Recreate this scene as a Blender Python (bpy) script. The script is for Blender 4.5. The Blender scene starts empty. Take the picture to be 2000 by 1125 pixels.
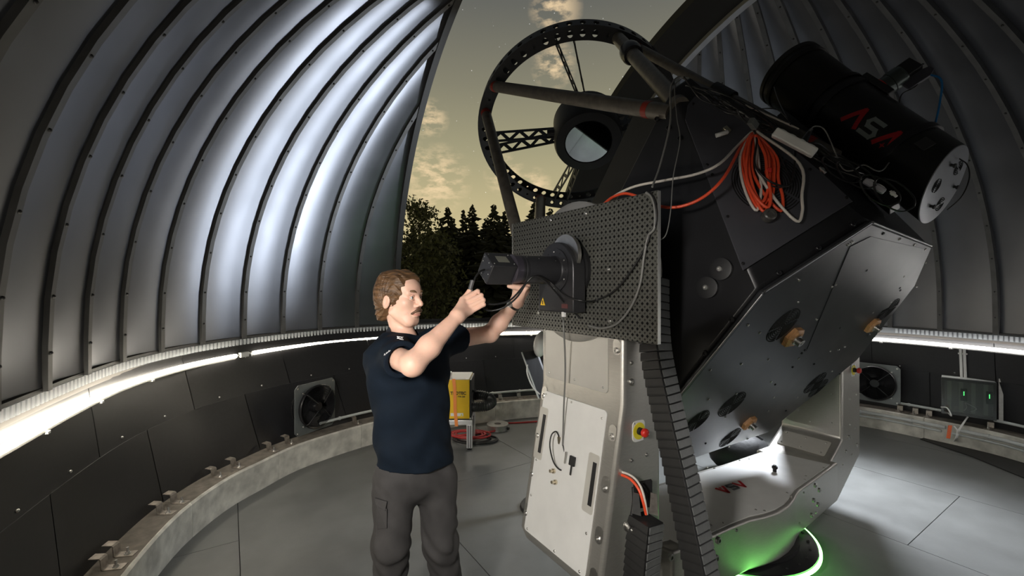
import bpy, bmesh, math, random
import numpy as np
from mathutils import Vector, Matrix, noise as mnoise

# ------------------------------------------------------------------ camera, world, lights
scene = bpy.context.scene
COL = scene.collection
F = 850.0            # focal length in pixels of the 2000 px wide frame
CH = 1.72            # camera height
cam_d = bpy.data.cameras.new('camera')
cam_d.sensor_width = 36.0
cam_d.lens = 36.0 * F / 2000.0
cam_d.clip_start = 0.02
cam_d.clip_end = 800
cam = bpy.data.objects.new('camera', cam_d)
cam.location = (0, 0, CH)
cam.rotation_euler = (math.pi / 2, 0, 0)
COL.objects.link(cam)
scene.camera = cam
scene.view_settings.view_transform = 'Standard'
scene.view_settings.look = 'None'
scene.view_settings.gamma = 1.0
scene.view_settings.use_curve_mapping = False
scene.view_settings.exposure = 0.25

def make_world():
    w = bpy.data.worlds.new('dusk_sky'); scene.world = w
    w.use_nodes = True
    nt = w.node_tree; nt.nodes.clear()
    N = nt.nodes.new; L = nt.links.new
    out = N('ShaderNodeOutputWorld'); bg = N('ShaderNodeBackground')
    tc = N('ShaderNodeTexCoord'); sep = N('ShaderNodeSeparateXYZ')
    L(tc.outputs['Generated'], sep.inputs[0])
    ramp = N('ShaderNodeValToRGB')
    r = ramp.color_ramp
    r.elements[0].position = 0.0; r.elements[0].color = (0.50, 0.42, 0.22, 1)
    r.elements[1].position = 1.0; r.elements[1].color = (0.035, 0.04, 0.045, 1)
    for pos, c in ((0.10, (0.55, 0.46, 0.245, 1)), (0.30, (0.31, 0.285, 0.175, 1)), (0.42, (0.20, 0.19, 0.135, 1)), (0.55, (0.112, 0.113, 0.10, 1)), (0.75, (0.06, 0.063, 0.06, 1))):
        e = r.elements.new(pos); e.color = c
    L(sep.outputs['Z'], ramp.inputs[0])
    # clouds: stretched noise, two sizes, patchy
    mp = N('ShaderNodeMapping'); mp.inputs['Scale'].default_value = (7.0, 7.0, 15.0)
    L(tc.outputs['Generated'], mp.inputs[0])
    n1 = N('ShaderNodeTexNoise'); n1.inputs['Scale'].default_value = 4.2; n1.inputs['Detail'].default_value = 6; n1.inputs['Roughness'].default_value = 0.6
    L(mp.outputs[0], n1.inputs[0])
    # cloud banks: soft patches around a few directions of the sky
    acc = None
    for (cx, cy, rad) in ((838, 232, 0.045), (850, 350, 0.085), (815, 320, 0.05), (1082, 128, 0.05), (1085, 18, 0.055), (985, 340, 0.05), (1040, 368, 0.05), (700, 250, 0.1), (640, 120, 0.12), (1240, 330, 0.1)):
        d = Vector(((cx - 1000) / F, 1.0, -(cy - 562.5) / F)).normalized()
        vm = N('ShaderNodeVectorMath'); vm.operation = 'DISTANCE'; nv = N('ShaderNodeVectorMath'); nv.operation = 'NORMALIZE'; L(tc.outputs['Generated'], nv.inputs[0]); L(nv.outputs[0], vm.inputs[0]); vm.inputs[1].default_value = d
        rg = N('ShaderNodeMapRange'); rg.inputs[1].default_value = rad; rg.inputs[2].default_value = rad * 0.25; rg.inputs[3].default_value = 0; rg.inputs[4].default_value = 1; L(vm.outputs['Value'], rg.inputs[0])
        if acc is None: acc = rg
        else:
            mx = N('ShaderNodeMath'); mx.operation = 'MAXIMUM'; L(acc.outputs[0], mx.inputs[0]); L(rg.outputs[0], mx.inputs[1]); acc = mx
    r1 = N('ShaderNodeMapRange'); r1.inputs[1].default_value = 0.44; r1.inputs[2].default_value = 0.62; L(n1.outputs[0], r1.inputs[0])
    r2 = acc
    mul = N('ShaderNodeMath'); mul.operation = 'MULTIPLY'; L(r1.outputs[0], mul.inputs[0]); L(r2.outputs[0], mul.inputs[1])
    mul2 = N('ShaderNodeMath'); mul2.operation = 'MULTIPLY'; mul2.inputs[1].default_value = 0.75; L(mul.outputs[0], mul2.inputs[0])
    mix = N('ShaderNodeMixRGB'); mix.inputs[2].default_value = (0.80, 0.60, 0.36, 1)
    L(mul2.outputs[0], mix.inputs[0]); L(ramp.outputs[0], mix.inputs[1])
    # stars
    vo = N('ShaderNodeTexVoronoi'); vo.inputs['Scale'].default_value = 85
    L(tc.outputs['Generated'], vo.inputs['Vector'])
    sr = N('ShaderNodeMapRange'); sr.inputs[1].default_value = 0.10; sr.inputs[2].default_value = 0.02; sr.inputs[3].default_value = 0; sr.inputs[4].default_value = 1
    L(vo.outputs['Distance'], sr.inputs[0])
    sc = N('ShaderNodeSeparateColor'); L(vo.outputs['Color'], sc.inputs[0])
    th = N('ShaderNodeMapRange'); th.inputs[1].default_value = 0.72; th.inputs[2].default_value = 1.0; th.inputs[4].default_value = 0.55; L(sc.outputs[0], th.inputs[0])
    sm = N('ShaderNodeMath'); sm.operation = 'MULTIPLY'; L(sr.outputs[0], sm.inputs[0]); L(th.outputs[0], sm.inputs[1])
    add = N('ShaderNodeMixRGB'); add.blend_type = 'ADD'; add.inputs[0].default_value = 1.0
    L(mix.outputs[0], add.inputs[1]); L(sm.outputs[0], add.inputs[2])
    L(add.outputs[0], bg.inputs[0]); bg.inputs[1].default_value = 1.0
    L(bg.outputs[0], out.inputs[0])
make_world()

def area(name, loc, target, size, power, color):
    d = bpy.data.lights.new(name, 'AREA'); d.shape = 'DISK'; d.size = size; d.energy = power; d.color = color
    o = bpy.data.objects.new(name, d); o.location = loc
    o.rotation_euler = (Vector(target) - Vector(loc)).to_track_quat('-Z', 'Y').to_euler()
    COL.objects.link(o); return o
# the photographer's strobes: a key beside the camera, one behind the telescope, one on the back wall side; plus an added fill at left
def spot(name, loc, target, angle, blend, radius, power, color):
    d = bpy.data.lights.new(name, 'SPOT'); d.spot_size = math.radians(angle); d.spot_blend = blend; d.shadow_soft_size = radius; d.energy = power; d.color = color
    o = bpy.data.objects.new(name, d); o.location = loc
    o.rotation_euler = (Vector(target) - Vector(loc)).to_track_quat('-Z', 'Y').to_euler()
    COL.objects.link(o); return o
spot('strobe_key', (-0.70, -0.30, 1.95), (0.35, 2.3, 1.05), 68, 0.9, 0.16, 560, (1.0, 0.95, 0.89))
spot('fill_left', (-1.30, 0.30, 2.05), (-1.60, 4.6, 0.20), 50, 0.8, 0.15, 520, (1.0, 0.96, 0.90))  # added fill without a known source, brightens the left kerb and dehumidifier
spot('strobe_back', (0.72, 5.55, 0.90), (-1.75, 4.1, 3.0), 66, 0.9, 0.09, 150, (0.84, 0.91, 1.0))
spot('strobe_floor', (3.05, 4.55, 1.75), (2.3, 3.3, 0.1), 110, 0.8, 0.30, 430, (0.88, 0.93, 1.0))

# ------------------------------------------------------------------ helpers
V = Vector
def px(x, y, Y):                      # point seen at picture position (x, y) at depth Y
    return V(((x - 1000) / F * Y, Y, CH - (y - 562.5) / F * Y))
def pz(x, y, z):                      # point seen at (x, y) at height z
    Y = (CH - z) * F / (y - 562.5)
    return V(((x - 1000) / F * Y, Y, z))

WORLD = {}                            # world position of each object's origin
MATS = {}
def mat(name, col, rough=0.5, metal=0.0, var=0.0, vscale=8.0, bump=0.0, bscale=60.0, emit=None, estr=0.0, spec=0.5, stretch=None, alpha=None, trans=0.0, rvar=0.0, coat=0.0):
    if name in MATS: return MATS[name]
    m = bpy.data.materials.new(name); m.use_nodes = True
    nt = m.node_tree; b = nt.nodes['Principled BSDF']; L = nt.links.new
    c4 = (col[0], col[1], col[2], 1)
    b.inputs['Base Color'].default_value = c4
    b.inputs['Roughness'].default_value = rough
    b.inputs['Metallic'].default_value = metal
    b.inputs['Specular IOR Level'].default_value = spec
    if coat: b.inputs['Coat Weight'].default_value = coat
    if trans: b.inputs['Transmission Weight'].default_value = trans
    if alpha is not None: b.inputs['Alpha'].default_value = alpha
    if emit:
        b.inputs['Emission Color'].default_value = (*emit, 1); b.inputs['Emission Strength'].default_value = estr
    tc = nt.nodes.new('ShaderNodeTexCoord'); src = tc.outputs['Object']
    if stretch:
        mp = nt.nodes.new('ShaderNodeMapping'); mp.inputs['Scale'].default_value = stretch; L(src, mp.inputs[0]); src = mp.outputs[0]
    nz = nt.nodes.new('ShaderNodeTexNoise'); nz.inputs['Scale'].default_value = vscale; nz.inputs['Detail'].default_value = 5; L(src, nz.inputs['Vector'])
    if var >= 0:
        v = max(var, 0.04)
        rp = nt.nodes.new('ShaderNodeValToRGB'); L(nz.outputs[0], rp.inputs[0])
        rp.color_ramp.elements[0].position = 0.3; rp.color_ramp.elements[1].position = 0.7
        rp.color_ramp.elements[0].color = (*[x * (1 - v) for x in col], 1)
        rp.color_ramp.elements[1].color = (*[min(1, x * (1 + v)) for x in col], 1)
        L(rp.outputs[0], b.inputs['Base Color'])
    if rvar:
        mr = nt.nodes.new('ShaderNodeMapRange'); mr.inputs[3].default_value = max(0.02, rough - rvar); mr.inputs[4].default_value = rough + rvar
        L(nz.outputs[0], mr.inputs[0]); L(mr.outputs[0], b.inputs['Roughness'])
    if bump:
        n2 = nt.nodes.new('ShaderNodeTexNoise'); n2.inputs['Scale'].default_value = bscale; n2.inputs['Detail'].default_value = 3; L(src, n2.inputs['Vector'])
        bp = nt.nodes.new('ShaderNodeBump'); bp.inputs['Strength'].default_value = bump; bp.inputs['Distance'].default_value = 0.01
        L(n2.outputs[0], bp.inputs['Height']); L(bp.outputs[0], b.inputs['Normal'])
    MATS[name] = m
    return m

def tag(o, label=None, cat=None, group=None, kind=None):
    if label: o['label'] = label
    if cat: o['category'] = cat
    if group: o['group'] = group
    if kind: o['kind'] = kind
    return o
def thing(name, loc, label=None, cat=None, group=None, kind=None):
    o = bpy.data.objects.new(name, None); o.empty_display_size = 0.1
    o.location = loc; COL.objects.link(o); WORLD[o] = V(loc)
    return tag(o, label, cat, group, kind)
def link(name, me, m, parent=None, origin=None, smooth=None, bevel=0, bseg=2, solid=0):
    """link a mesh given in world coordinates"""
    if origin is None:
        n = len(me.vertices); a = np.empty(n * 3, dtype=np.float32); me.vertices.foreach_get('co', a); a = a.reshape(-1, 3)
        lo, hi = a.min(0), a.max(0); origin = V(((lo[0] + hi[0]) / 2, (lo[1] + hi[1]) / 2, lo[2]))
    origin = V(origin)
    me.transform(Matrix.Translation(-origin))
    if smooth is not None:
        me.polygons.foreach_set('use_smooth', [True] * len(me.polygons))
        if smooth < 180: me.set_sharp_from_angle(angle=math.radians(smooth))
    o = bpy.data.objects.new(name, me); COL.objects.link(o)
    if m is not None: me.materials.append(m)
    WORLD[o] = origin
    if parent is not None:
        o.parent = parent; o.location = origin - WORLD[parent]
    else: o.location = origin
    if solid:
        s = o.modifiers.new('thickness', 'SOLIDIFY'); s.thickness = solid; s.offset = 0
    if bevel:
        b = o.modifiers.new('bevel', 'BEVEL'); b.width = bevel; b.segments = bseg; b.limit_method = 'ANGLE'; b.angle_limit = math.radians(40)
    return o
def copy_at(src, loc, parent=None, rot=None, name=None):
    """another object sharing the mesh of src, origin at world loc"""
    o = bpy.data.objects.new(name or src.name.split('.')[0], src.data); COL.objects.link(o)
    WORLD[o] = V(loc)
    if parent is not None: o.parent = parent; o.location = V(loc) - WORLD[parent]
    else: o.location = V(loc)
    if rot is not None:
        o.rotation_mode = 'QUATERNION'; o.rotation_quaternion = rot
    for md in src.modifiers:
        n = o.modifiers.new(md.name, md.type)
        for k in ('width', 'segments', 'limit_method', 'angle_limit', 'thickness', 'offset'):
            if hasattr(md, k): setattr(n, k, getattr(md, k))
    return o

def frame(d, up=(0, 0, 1)):
    d = V(d).normalized(); u = V(up)
    x = u.cross(d)
    if x.length < 1e-4: x = V((1, 0, 0)).cross(d)
    x.normalize(); return x, d.cross(x).normalized(), d
class MB:
    def __init__(s): s.v = []; s.f = []
    def add(s, vs, fs):
        k = len(s.v); s.v += [V(p) for p in vs]; s.f += [[i + k for i in f] for f in fs]; return s
    def box(s, c, ax, ay, az):         # centre and three half-axis vectors
        c, ax, ay, az = V(c), V(ax), V(ay), V(az)
        vs = [c + ax * i + ay * j + az * k for k in (-1, 1) for j in (-1, 1) for i in (-1, 1)]
        fs = [[0, 2, 3, 1], [4, 5, 7, 6], [0, 1, 5, 4], [2, 6, 7, 3], [0, 4, 6, 2], [1, 3, 7, 5]]
        if ax.cross(ay).dot(az) < 0: fs = [f[::-1] for f in fs]
        return s.add(vs, fs)
    def abox(s, lo, hi):
        lo, hi = V(lo), V(hi); h = (hi - lo) / 2
        return s.box((lo + hi) / 2, (h.x, 0, 0), (0, h.y, 0), (0, 0, h.z))
    def loft(s, rings, cap=True, closed=True):
        k = len(s.v); n = len(rings[0])
        for r in rings: s.v += [V(p) for p in r]
        for i in range(len(rings) - 1):
            for j in range(n if closed else n - 1):
                a = k + i * n + j; b = k + i * n + (j + 1) % n
                s.f.append([a, b, b + n, a + n])
        if cap:
            s.f.append([k + j for j in range(n)][::-1]); s.f.append([k + (len(rings) - 1) * n + j for j in range(n)])
        return s
    def prism(s, poly, off):
        poly = [V(p) for p in poly]; off = V(off)
        return s.loft([poly, [p + off for p in poly]])
    def cyl(s, p0, p1, r0, r1=None, n=16, cap=True):
        p0, p1 = V(p0), V(p1); r1 = r0 if r1 is None else r1
        x, y, d = frame(p1 - p0)
        R = lambda p, r: [p + (x * math.cos(2 * math.pi * i / n) + y * math.sin(2 * math.pi * i / n)) * r for i in range(n)]
        return s.loft([R(p0, r0), R(p1, r1)], cap)
    def lathe(s, p0, d, prof, n=24, cap=True):   # prof: list of (distance along d, radius)
        p0 = V(p0); x, y, d = frame(d)
        return s.loft([[p0 + d * h + (x * math.cos(2 * math.pi * i / n) + y * math.sin(2 * math.pi * i / n)) * max(r, 1e-4) for i in range(n)] for h, r in prof], cap)
    def tube(s, pts, r, n=8, cap=True):
        pts = [V(p) for p in pts]
        T = [(pts[min(i + 1, len(pts) - 1)] - pts[max(i - 1, 0)]).normalized() for i in range(len(pts))]
        x, y, _ = frame(T[0]); rings = []
        for i, p in enumerate(pts):
            t = T[i]; x = (x - t * x.dot(t)).normalized(); y = t.cross(x)
            rr = r[i] if isinstance(r, (list, tuple)) else r
            rings.append([p + (x * math.cos(2 * math.pi * k / n) + y * math.sin(2 * math.pi * k / n)) * rr for k in range(n)])
        return s.loft(rings, cap)
    def sphere(s, c, r, n=12, m=8, ax=(1, 0, 0), ay=(0, 1, 0), az=(0, 0, 1)):
        c = V(c); ax, ay, az = V(ax), V(ay), V(az)
        rings = []
        for i in range(m + 1):
            t = math.pi * i / m; q = max(math.sin(t), 1e-3)
            rings.append([c + (ax * math.cos(2 * math.pi * k / n) * q + ay * math.sin(2 * math.pi * k / n) * q - az * math.cos(t)) * r for k in range(n)])
        return s.loft(rings)
    def mesh(s, name):
        me = bpy.data.meshes.new(name); me.from_pydata([tuple(p) for p in s.v], [], s.f); me.validate()
        bm = bmesh.new(); bm.from_mesh(me); bmesh.ops.recalc_face_normals(bm, faces=bm.faces); bm.to_mesh(me); bm.free()
        return me
    def build(s, name, m, parent=None, **k): return link(name, s.mesh(name), m, parent, **k)

def smooth_pts(pts, n=8):
    """Catmull-Rom through points"""
    p = [V(q) for q in pts]; p = [p[0] * 2 - p[1]] + p + [p[-1] * 2 - p[-2]]; out = []
    for i in range(1, len(p) - 2):
        for k in range(n):
            t = k / n; a, b, c, d = p[i - 1], p[i], p[i + 1], p[i + 2]
            out.append(0.5 * ((2 * b) + (c - a) * t + (2 * a - 5 * b + 4 * c - d) * t * t + (3 * b - a - 3 * c + d) * t ** 3))
    out.append(p[-2]); return out
def closed_curve(pts, n=16):
    m = len(pts); p = [V((q[0], q[1])) for q in pts]; out = []
    for i in range(m):
        a, b, c, d = p[i - 1], p[i], p[(i + 1) % m], p[(i + 2) % m]
        for k in range(n):
            t = k / n; out.append(0.5 * ((2 * b) + (c - a) * t + (2 * a - 5 * b + 4 * c - d) * t * t + (3 * b - a - 3 * c + d) * t ** 3))
    return out
def text_mesh(txt, size, thick=0.0008, shear=0.0):
    c = bpy.data.curves.new('lettering', 'FONT'); c.body = txt; c.size = size; c.extrude = thick; c.align_x = 'CENTER'; c.align_y = 'CENTER'; c.shear = shear; c.offset = size * 0.035
    o = bpy.data.objects.new('tmp', c); COL.objects.link(o)
    dg = bpy.context.evaluated_depsgraph_get(); me = bpy.data.meshes.new_from_object(o.evaluated_get(dg))
    bpy.data.objects.remove(o); bpy.data.curves.remove(c); me.materials.clear(); return me
def put(me, c, ex, ey):
    """move a flat mesh in XY to centre c with axes ex, ey"""
    ex, ey = V(ex).normalized(), V(ey).normalized(); ez = ex.cross(ey)
    me.transform(Matrix(((ex.x, ey.x, ez.x, c[0]), (ex.y, ey.y, ez.y, c[1]), (ex.z, ey.z, ez.z, c[2]), (0, 0, 0, 1)))); return me
def basis_m(c, ex, ey, ez):
    return Matrix(((ex.x, ey.x, ez.x, c.x), (ex.y, ey.y, ez.y, c.y), (ex.z, ey.z, ez.z, c.z), (0, 0, 0, 1)))

# ------------------------------------------------------------------ materials
M_dome = mat('dome_sheet', (0.135, 0.140, 0.155), 0.34, 0.85, var=0.06, vscale=3, bump=0.015, bscale=14, rvar=0.05)
M_rib = mat('dome_rib', (0.085, 0.085, 0.085), 0.5, 0.6, var=0.15)
M_wall = mat('wall_black', (0.016, 0.016, 0.018), 0.42, 0.0, var=0.12, vscale=40, bump=0.02, bscale=200)
M_conc = mat('kerb_concrete', (0.60, 0.585, 0.53), 0.85, 0, var=0.28, vscale=9, bump=0.25, bscale=35)
M_conctop = mat('kerb_top_dirty', (0.17, 0.15, 0.125), 0.85, 0, var=0.3, vscale=14, bump=0.2)
M_floor = mat('floor_grey', (0.150, 0.154, 0.150), 0.42, 0.0, var=0.14, vscale=4, bump=0.05, bscale=120, rvar=0.08)
M_rack = mat('rack_grey', (0.15, 0.16, 0.17), 0.5, 0.0, var=0.1)
M_tooth = mat('rack_tooth', (0.36, 0.38, 0.40), 0.45, 0.0, var=0.1)
M_black = mat('matt_black', (0.012, 0.012, 0.013), 0.5, 0, var=0.1)
M_blackgl = mat('satin_black', (0.014, 0.014, 0.016), 0.3, 0, var=0.1)
M_steel = mat('steel', (0.55, 0.54, 0.52), 0.35, 1.0, var=0.12, vscale=30)
M_zinc = mat('zinc_plate', (0.42, 0.38, 0.34), 0.45, 0.9, var=0.25, vscale=40)
M_grey = mat('grey_plastic', (0.58, 0.61, 0.60), 0.5, 0, var=0.06)
M_white = mat('white_plastic', (0.75, 0.75, 0.73), 0.45, 0, var=0.04)
M_led_w = mat('led_warm', (0.9, 0.88, 0.8), 0.4, emit=(1.0, 0.91, 0.75), estr=27.0)
M_led_c = mat('led_cool', (0.9, 0.9, 0.9), 0.4, emit=(1.0, 0.97, 0.93), estr=16.0)

# ------------------------------------------------------------------ room
APEX = V((1.3, 3.0)); DOME_Z = 1.45; DOME_B = 3.2; RAIL_Z = 1.235; KERB_Z = 0.24
RAILP = [(-2.0,1.6),(-2.32,2.25),(-2.57,2.85),(-2.68,3.45),(-2.63,4.0),(-2.44,4.6),(-2.13,5.13),(-1.6,5.58),(-.9,5.92),(0,6.15),(.9,6.28),(1.9,6.3),(2.9,6.17),(3.8,5.9),(4.5,5.45),(4.9,4.8),(5.1,4.1),(5.08,3.2),(4.85,2.2),(4.3,1.1),(3.5,.15),(2.5,-.5),(1.3,-.85),(.1,-.75),(-.9,-.2),(-1.6,.7)]
KERBP = [(-1.78,1.7),(-1.99,2.23),(-2.13,2.65),(-2.2,2.98),(-2.21,3.38),(-2.14,3.7),(-1.99,4.17),(-1.52,4.8),(-.9,5.27),(-.22,5.62),(.4,5.82),(1.2,5.98),(2.2,6.05),(3.2,5.95),(3.95,5.7),(4.42,5.35),(4.76,4.85),(5.0,4.3),(5.02,3.3),(4.75,2.3),(4.2,1.25),(3.4,.35),(2.5,-.25),(1.3,-.6),(.2,-.5),(-.8,.05),(-1.4,.8)]
RAIL = closed_curve(RAILP, 24); KERB = closed_curve(KERBP, 24)
def polar(curve):
    th = np.array([math.atan2(p.x - APEX.x, p.y - APEX.y) for p in curve]); rr = np.array([(p - APEX).length for p in curve]); o = np.argsort(th)
    th, rr = th[o], rr[o]
    return lambda az: float(np.interp(az, th, rr, period=2 * math.pi))
rail_r, kerb_r = polar(RAIL), polar(KERB)
def at_az(az, r, z): return V((APEX.x + r * math.sin(az), APEX.y + r * math.cos(az), z))
def rail_pt(az, dr=0, z=RAIL_Z): return at_az(az, rail_r(az) + dr, z)
def kerb_pt(az, dr=0, z=KERB_Z): return at_az(az, kerb_r(az) + dr, z)
def wall_pt(az, z, dr=0):                       # inner face of the wall between kerb and rail
    t = (z - KERB_Z) / (1.2 - KERB_Z)
    a = kerb_pt(az, 0.20 + dr, z); b = rail_pt(az, 0.02 + dr, z); return a.lerp(b, max(0, min(1, t)))
def dome_pt(az, ph, dr=0):
    if ph < 0: return rail_pt(az, dr, DOME_Z + ph)
    r = (rail_r(az) + dr) * math.cos(ph); return at_az(az, r, DOME_Z + (DOME_B + dr) * math.sin(ph))
def az_of(p): return math.atan2(p.x - APEX.x, p.y - APEX.y)
def az_at_pixel(x, z=RAIL_Z, curve=None):
    best = min((p for p in (curve or RAIL) if p.y > 0.6), key=lambda p: abs(1000 + F * p.x / p.y - x))
    return az_of(best)
R_ = math.radians

def build_floor():
    fl = thing('floor', (1.3, 3, 0), kind='structure')
    m = MB(); ring = [kerb_pt(R_(a), 0.1, -0.012) for a in range(0, 360, 4)]
    m.prism(ring, (0, 0, -0.05)); m.build('floor_base', mat('floor_joint', (0.03, 0.03, 0.03), 0.7), fl)
    # sheets laid square to the slit, clipped to the round of the kerb
    c, s = math.cos(R_(33)), math.sin(R_(33)); ex, ey = V((c, s)), V((-s, c))
    W, H = 1.25, 2.5; o = V((0.55, 1.55))
    inside = [kerb_pt(R_(a), 0.02, 0) for a in range(0, 360, 3)]
    for i in range(-5, 6):
        for j in range(-3, 4):
            off = 0.0 if i % 2 == 0 else H / 2
            p0 = o + ex * (i * W) + ey * (j * H + off)
            bm = bmesh.new()
            bm.faces.new([bm.verts.new((q.x, q.y, 0)) for q in inside])
            g = 0.0025
            for nrm, d in ((ex, p0 + ex * g), (-ex, p0 + ex * (W - g)), (ey, p0 + ey * g), (-ey, p0 + ey * (H - g))):
                bmesh.ops.bisect_plane(bm, geom=bm.verts[:] + bm.edges[:] + bm.faces[:], plane_co=(d.x, d.y, 0), plane_no=(nrm.x, nrm.y, 0), clear_inner=True)
            if bm.faces and sum(f.calc_area() for f in bm.faces) > 0.02:
                r = bmesh.ops.extrude_face_region(bm, geom=bm.faces[:])
                for v in r['geom']:
                    if isinstance(v, bmesh.types.BMVert): v.co.z -= 0.011
                bmesh.ops.recalc_face_normals(bm, faces=bm.faces)
                me = bpy.data.meshes.new('floor_sheet'); bm.to_mesh(me)
                link('floor_sheet', me, M_floor, fl)
            bm.free()
build_floor()

SECT = {'left': (-150, -45), 'back': (-45, 45), 'right': (45, 135), 'front': (135, 210)}
def build_walls():
    for side, (a0, a1) in SECT.items():
        w = thing('wall_' + side, wall_pt(R_((a0 + a1) / 2), KERB_Z), kind='structure')
        bb = thing('baseboard_' + side, kerb_pt(R_((a0 + a1) / 2), 0, 0), kind='structure')
        bk = MB(); A = [R_(a0 - 1 + (a1 - a0 + 2) * t / 30) for t in range(31)]
        bk.loft([[wall_pt(a, 0.2, .03) for a in A], [wall_pt(a, 1.3, .03) for a in A], [wall_pt(a, 1.3, .04) for a in A], [wall_pt(a, 0.2, .04) for a in A]], cap=False, closed=False); bk.build('leak_stop_sheet', M_black, w)  # added dark sheet behind the panels, stops light leaking through their gaps
        n = round((a1 - a0) / 15); st = (a1 - a0) / n
        for i in range(n):
            b0, b1 = a0 + i * st, a0 + (i + 1) * st
            for row, (z0, z1, dr) in enumerate(((KERB_Z - 0.03, 0.74, -0.006), (0.73, 1.26, 0.0))):
                m = MB(); k = 8; ring0 = []; gap = 0.05
                sh = st / 2 if row else 0
                A = [R_(b0 + sh + gap + (b1 - b0 - 2 * gap) * t / k) for t in range(k + 1)]
                lo = [wall_pt(a, z0, dr) for a in A]; hi = [wall_pt(a, z1, dr) for a in A]
                lo2 = [wall_pt(a, z0, dr + 0.012) for a in A]; hi2 = [wall_pt(a, z1, dr + 0.012) for a in A]
                m.loft([lo, hi, hi2, lo2, lo], cap=False, closed=False)
                m.build('panel', M_wall, w, smooth=30)
                # a dome-head screw or two on each upper sheet
                if row == 0:
                    for t in (0.2, 0.75):
                        p = wall_pt(R_(b0 + (b1 - b0) * t), 0.775, -0.004); MB().sphere(p, 0.008, 8, 6).build('screw', M_steel, w, smooth=60)
            # kerb section with open joint
            m = MB(); k = 8; A = [R_(b0 + 0.03 + (b1 - b0 - 0.06) * t / k) for t in range(k + 1)]
            prof = lambda a: [kerb_pt(a, 0, 0), kerb_pt(a, 0, KERB_Z - 0.012), kerb_pt(a, 0.012, KERB_Z), kerb_pt(a, 0.34, KERB_Z), kerb_pt(a, 0.34, 0)]
            m.loft([prof(a) for a in A]); o = m.build('kerb_section', M_conc, bb, smooth=30)
            t = MB(); t.loft([[kerb_pt(a, 0.02, KERB_Z), kerb_pt(a, 0.02, KERB_Z + 0.002), kerb_pt(a, 0.34, KERB_Z + 0.002), kerb_pt(a, 0.34, KERB_Z)] for a in A])
            t.build('kerb_top', M_conctop, o)
build_walls()

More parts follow.
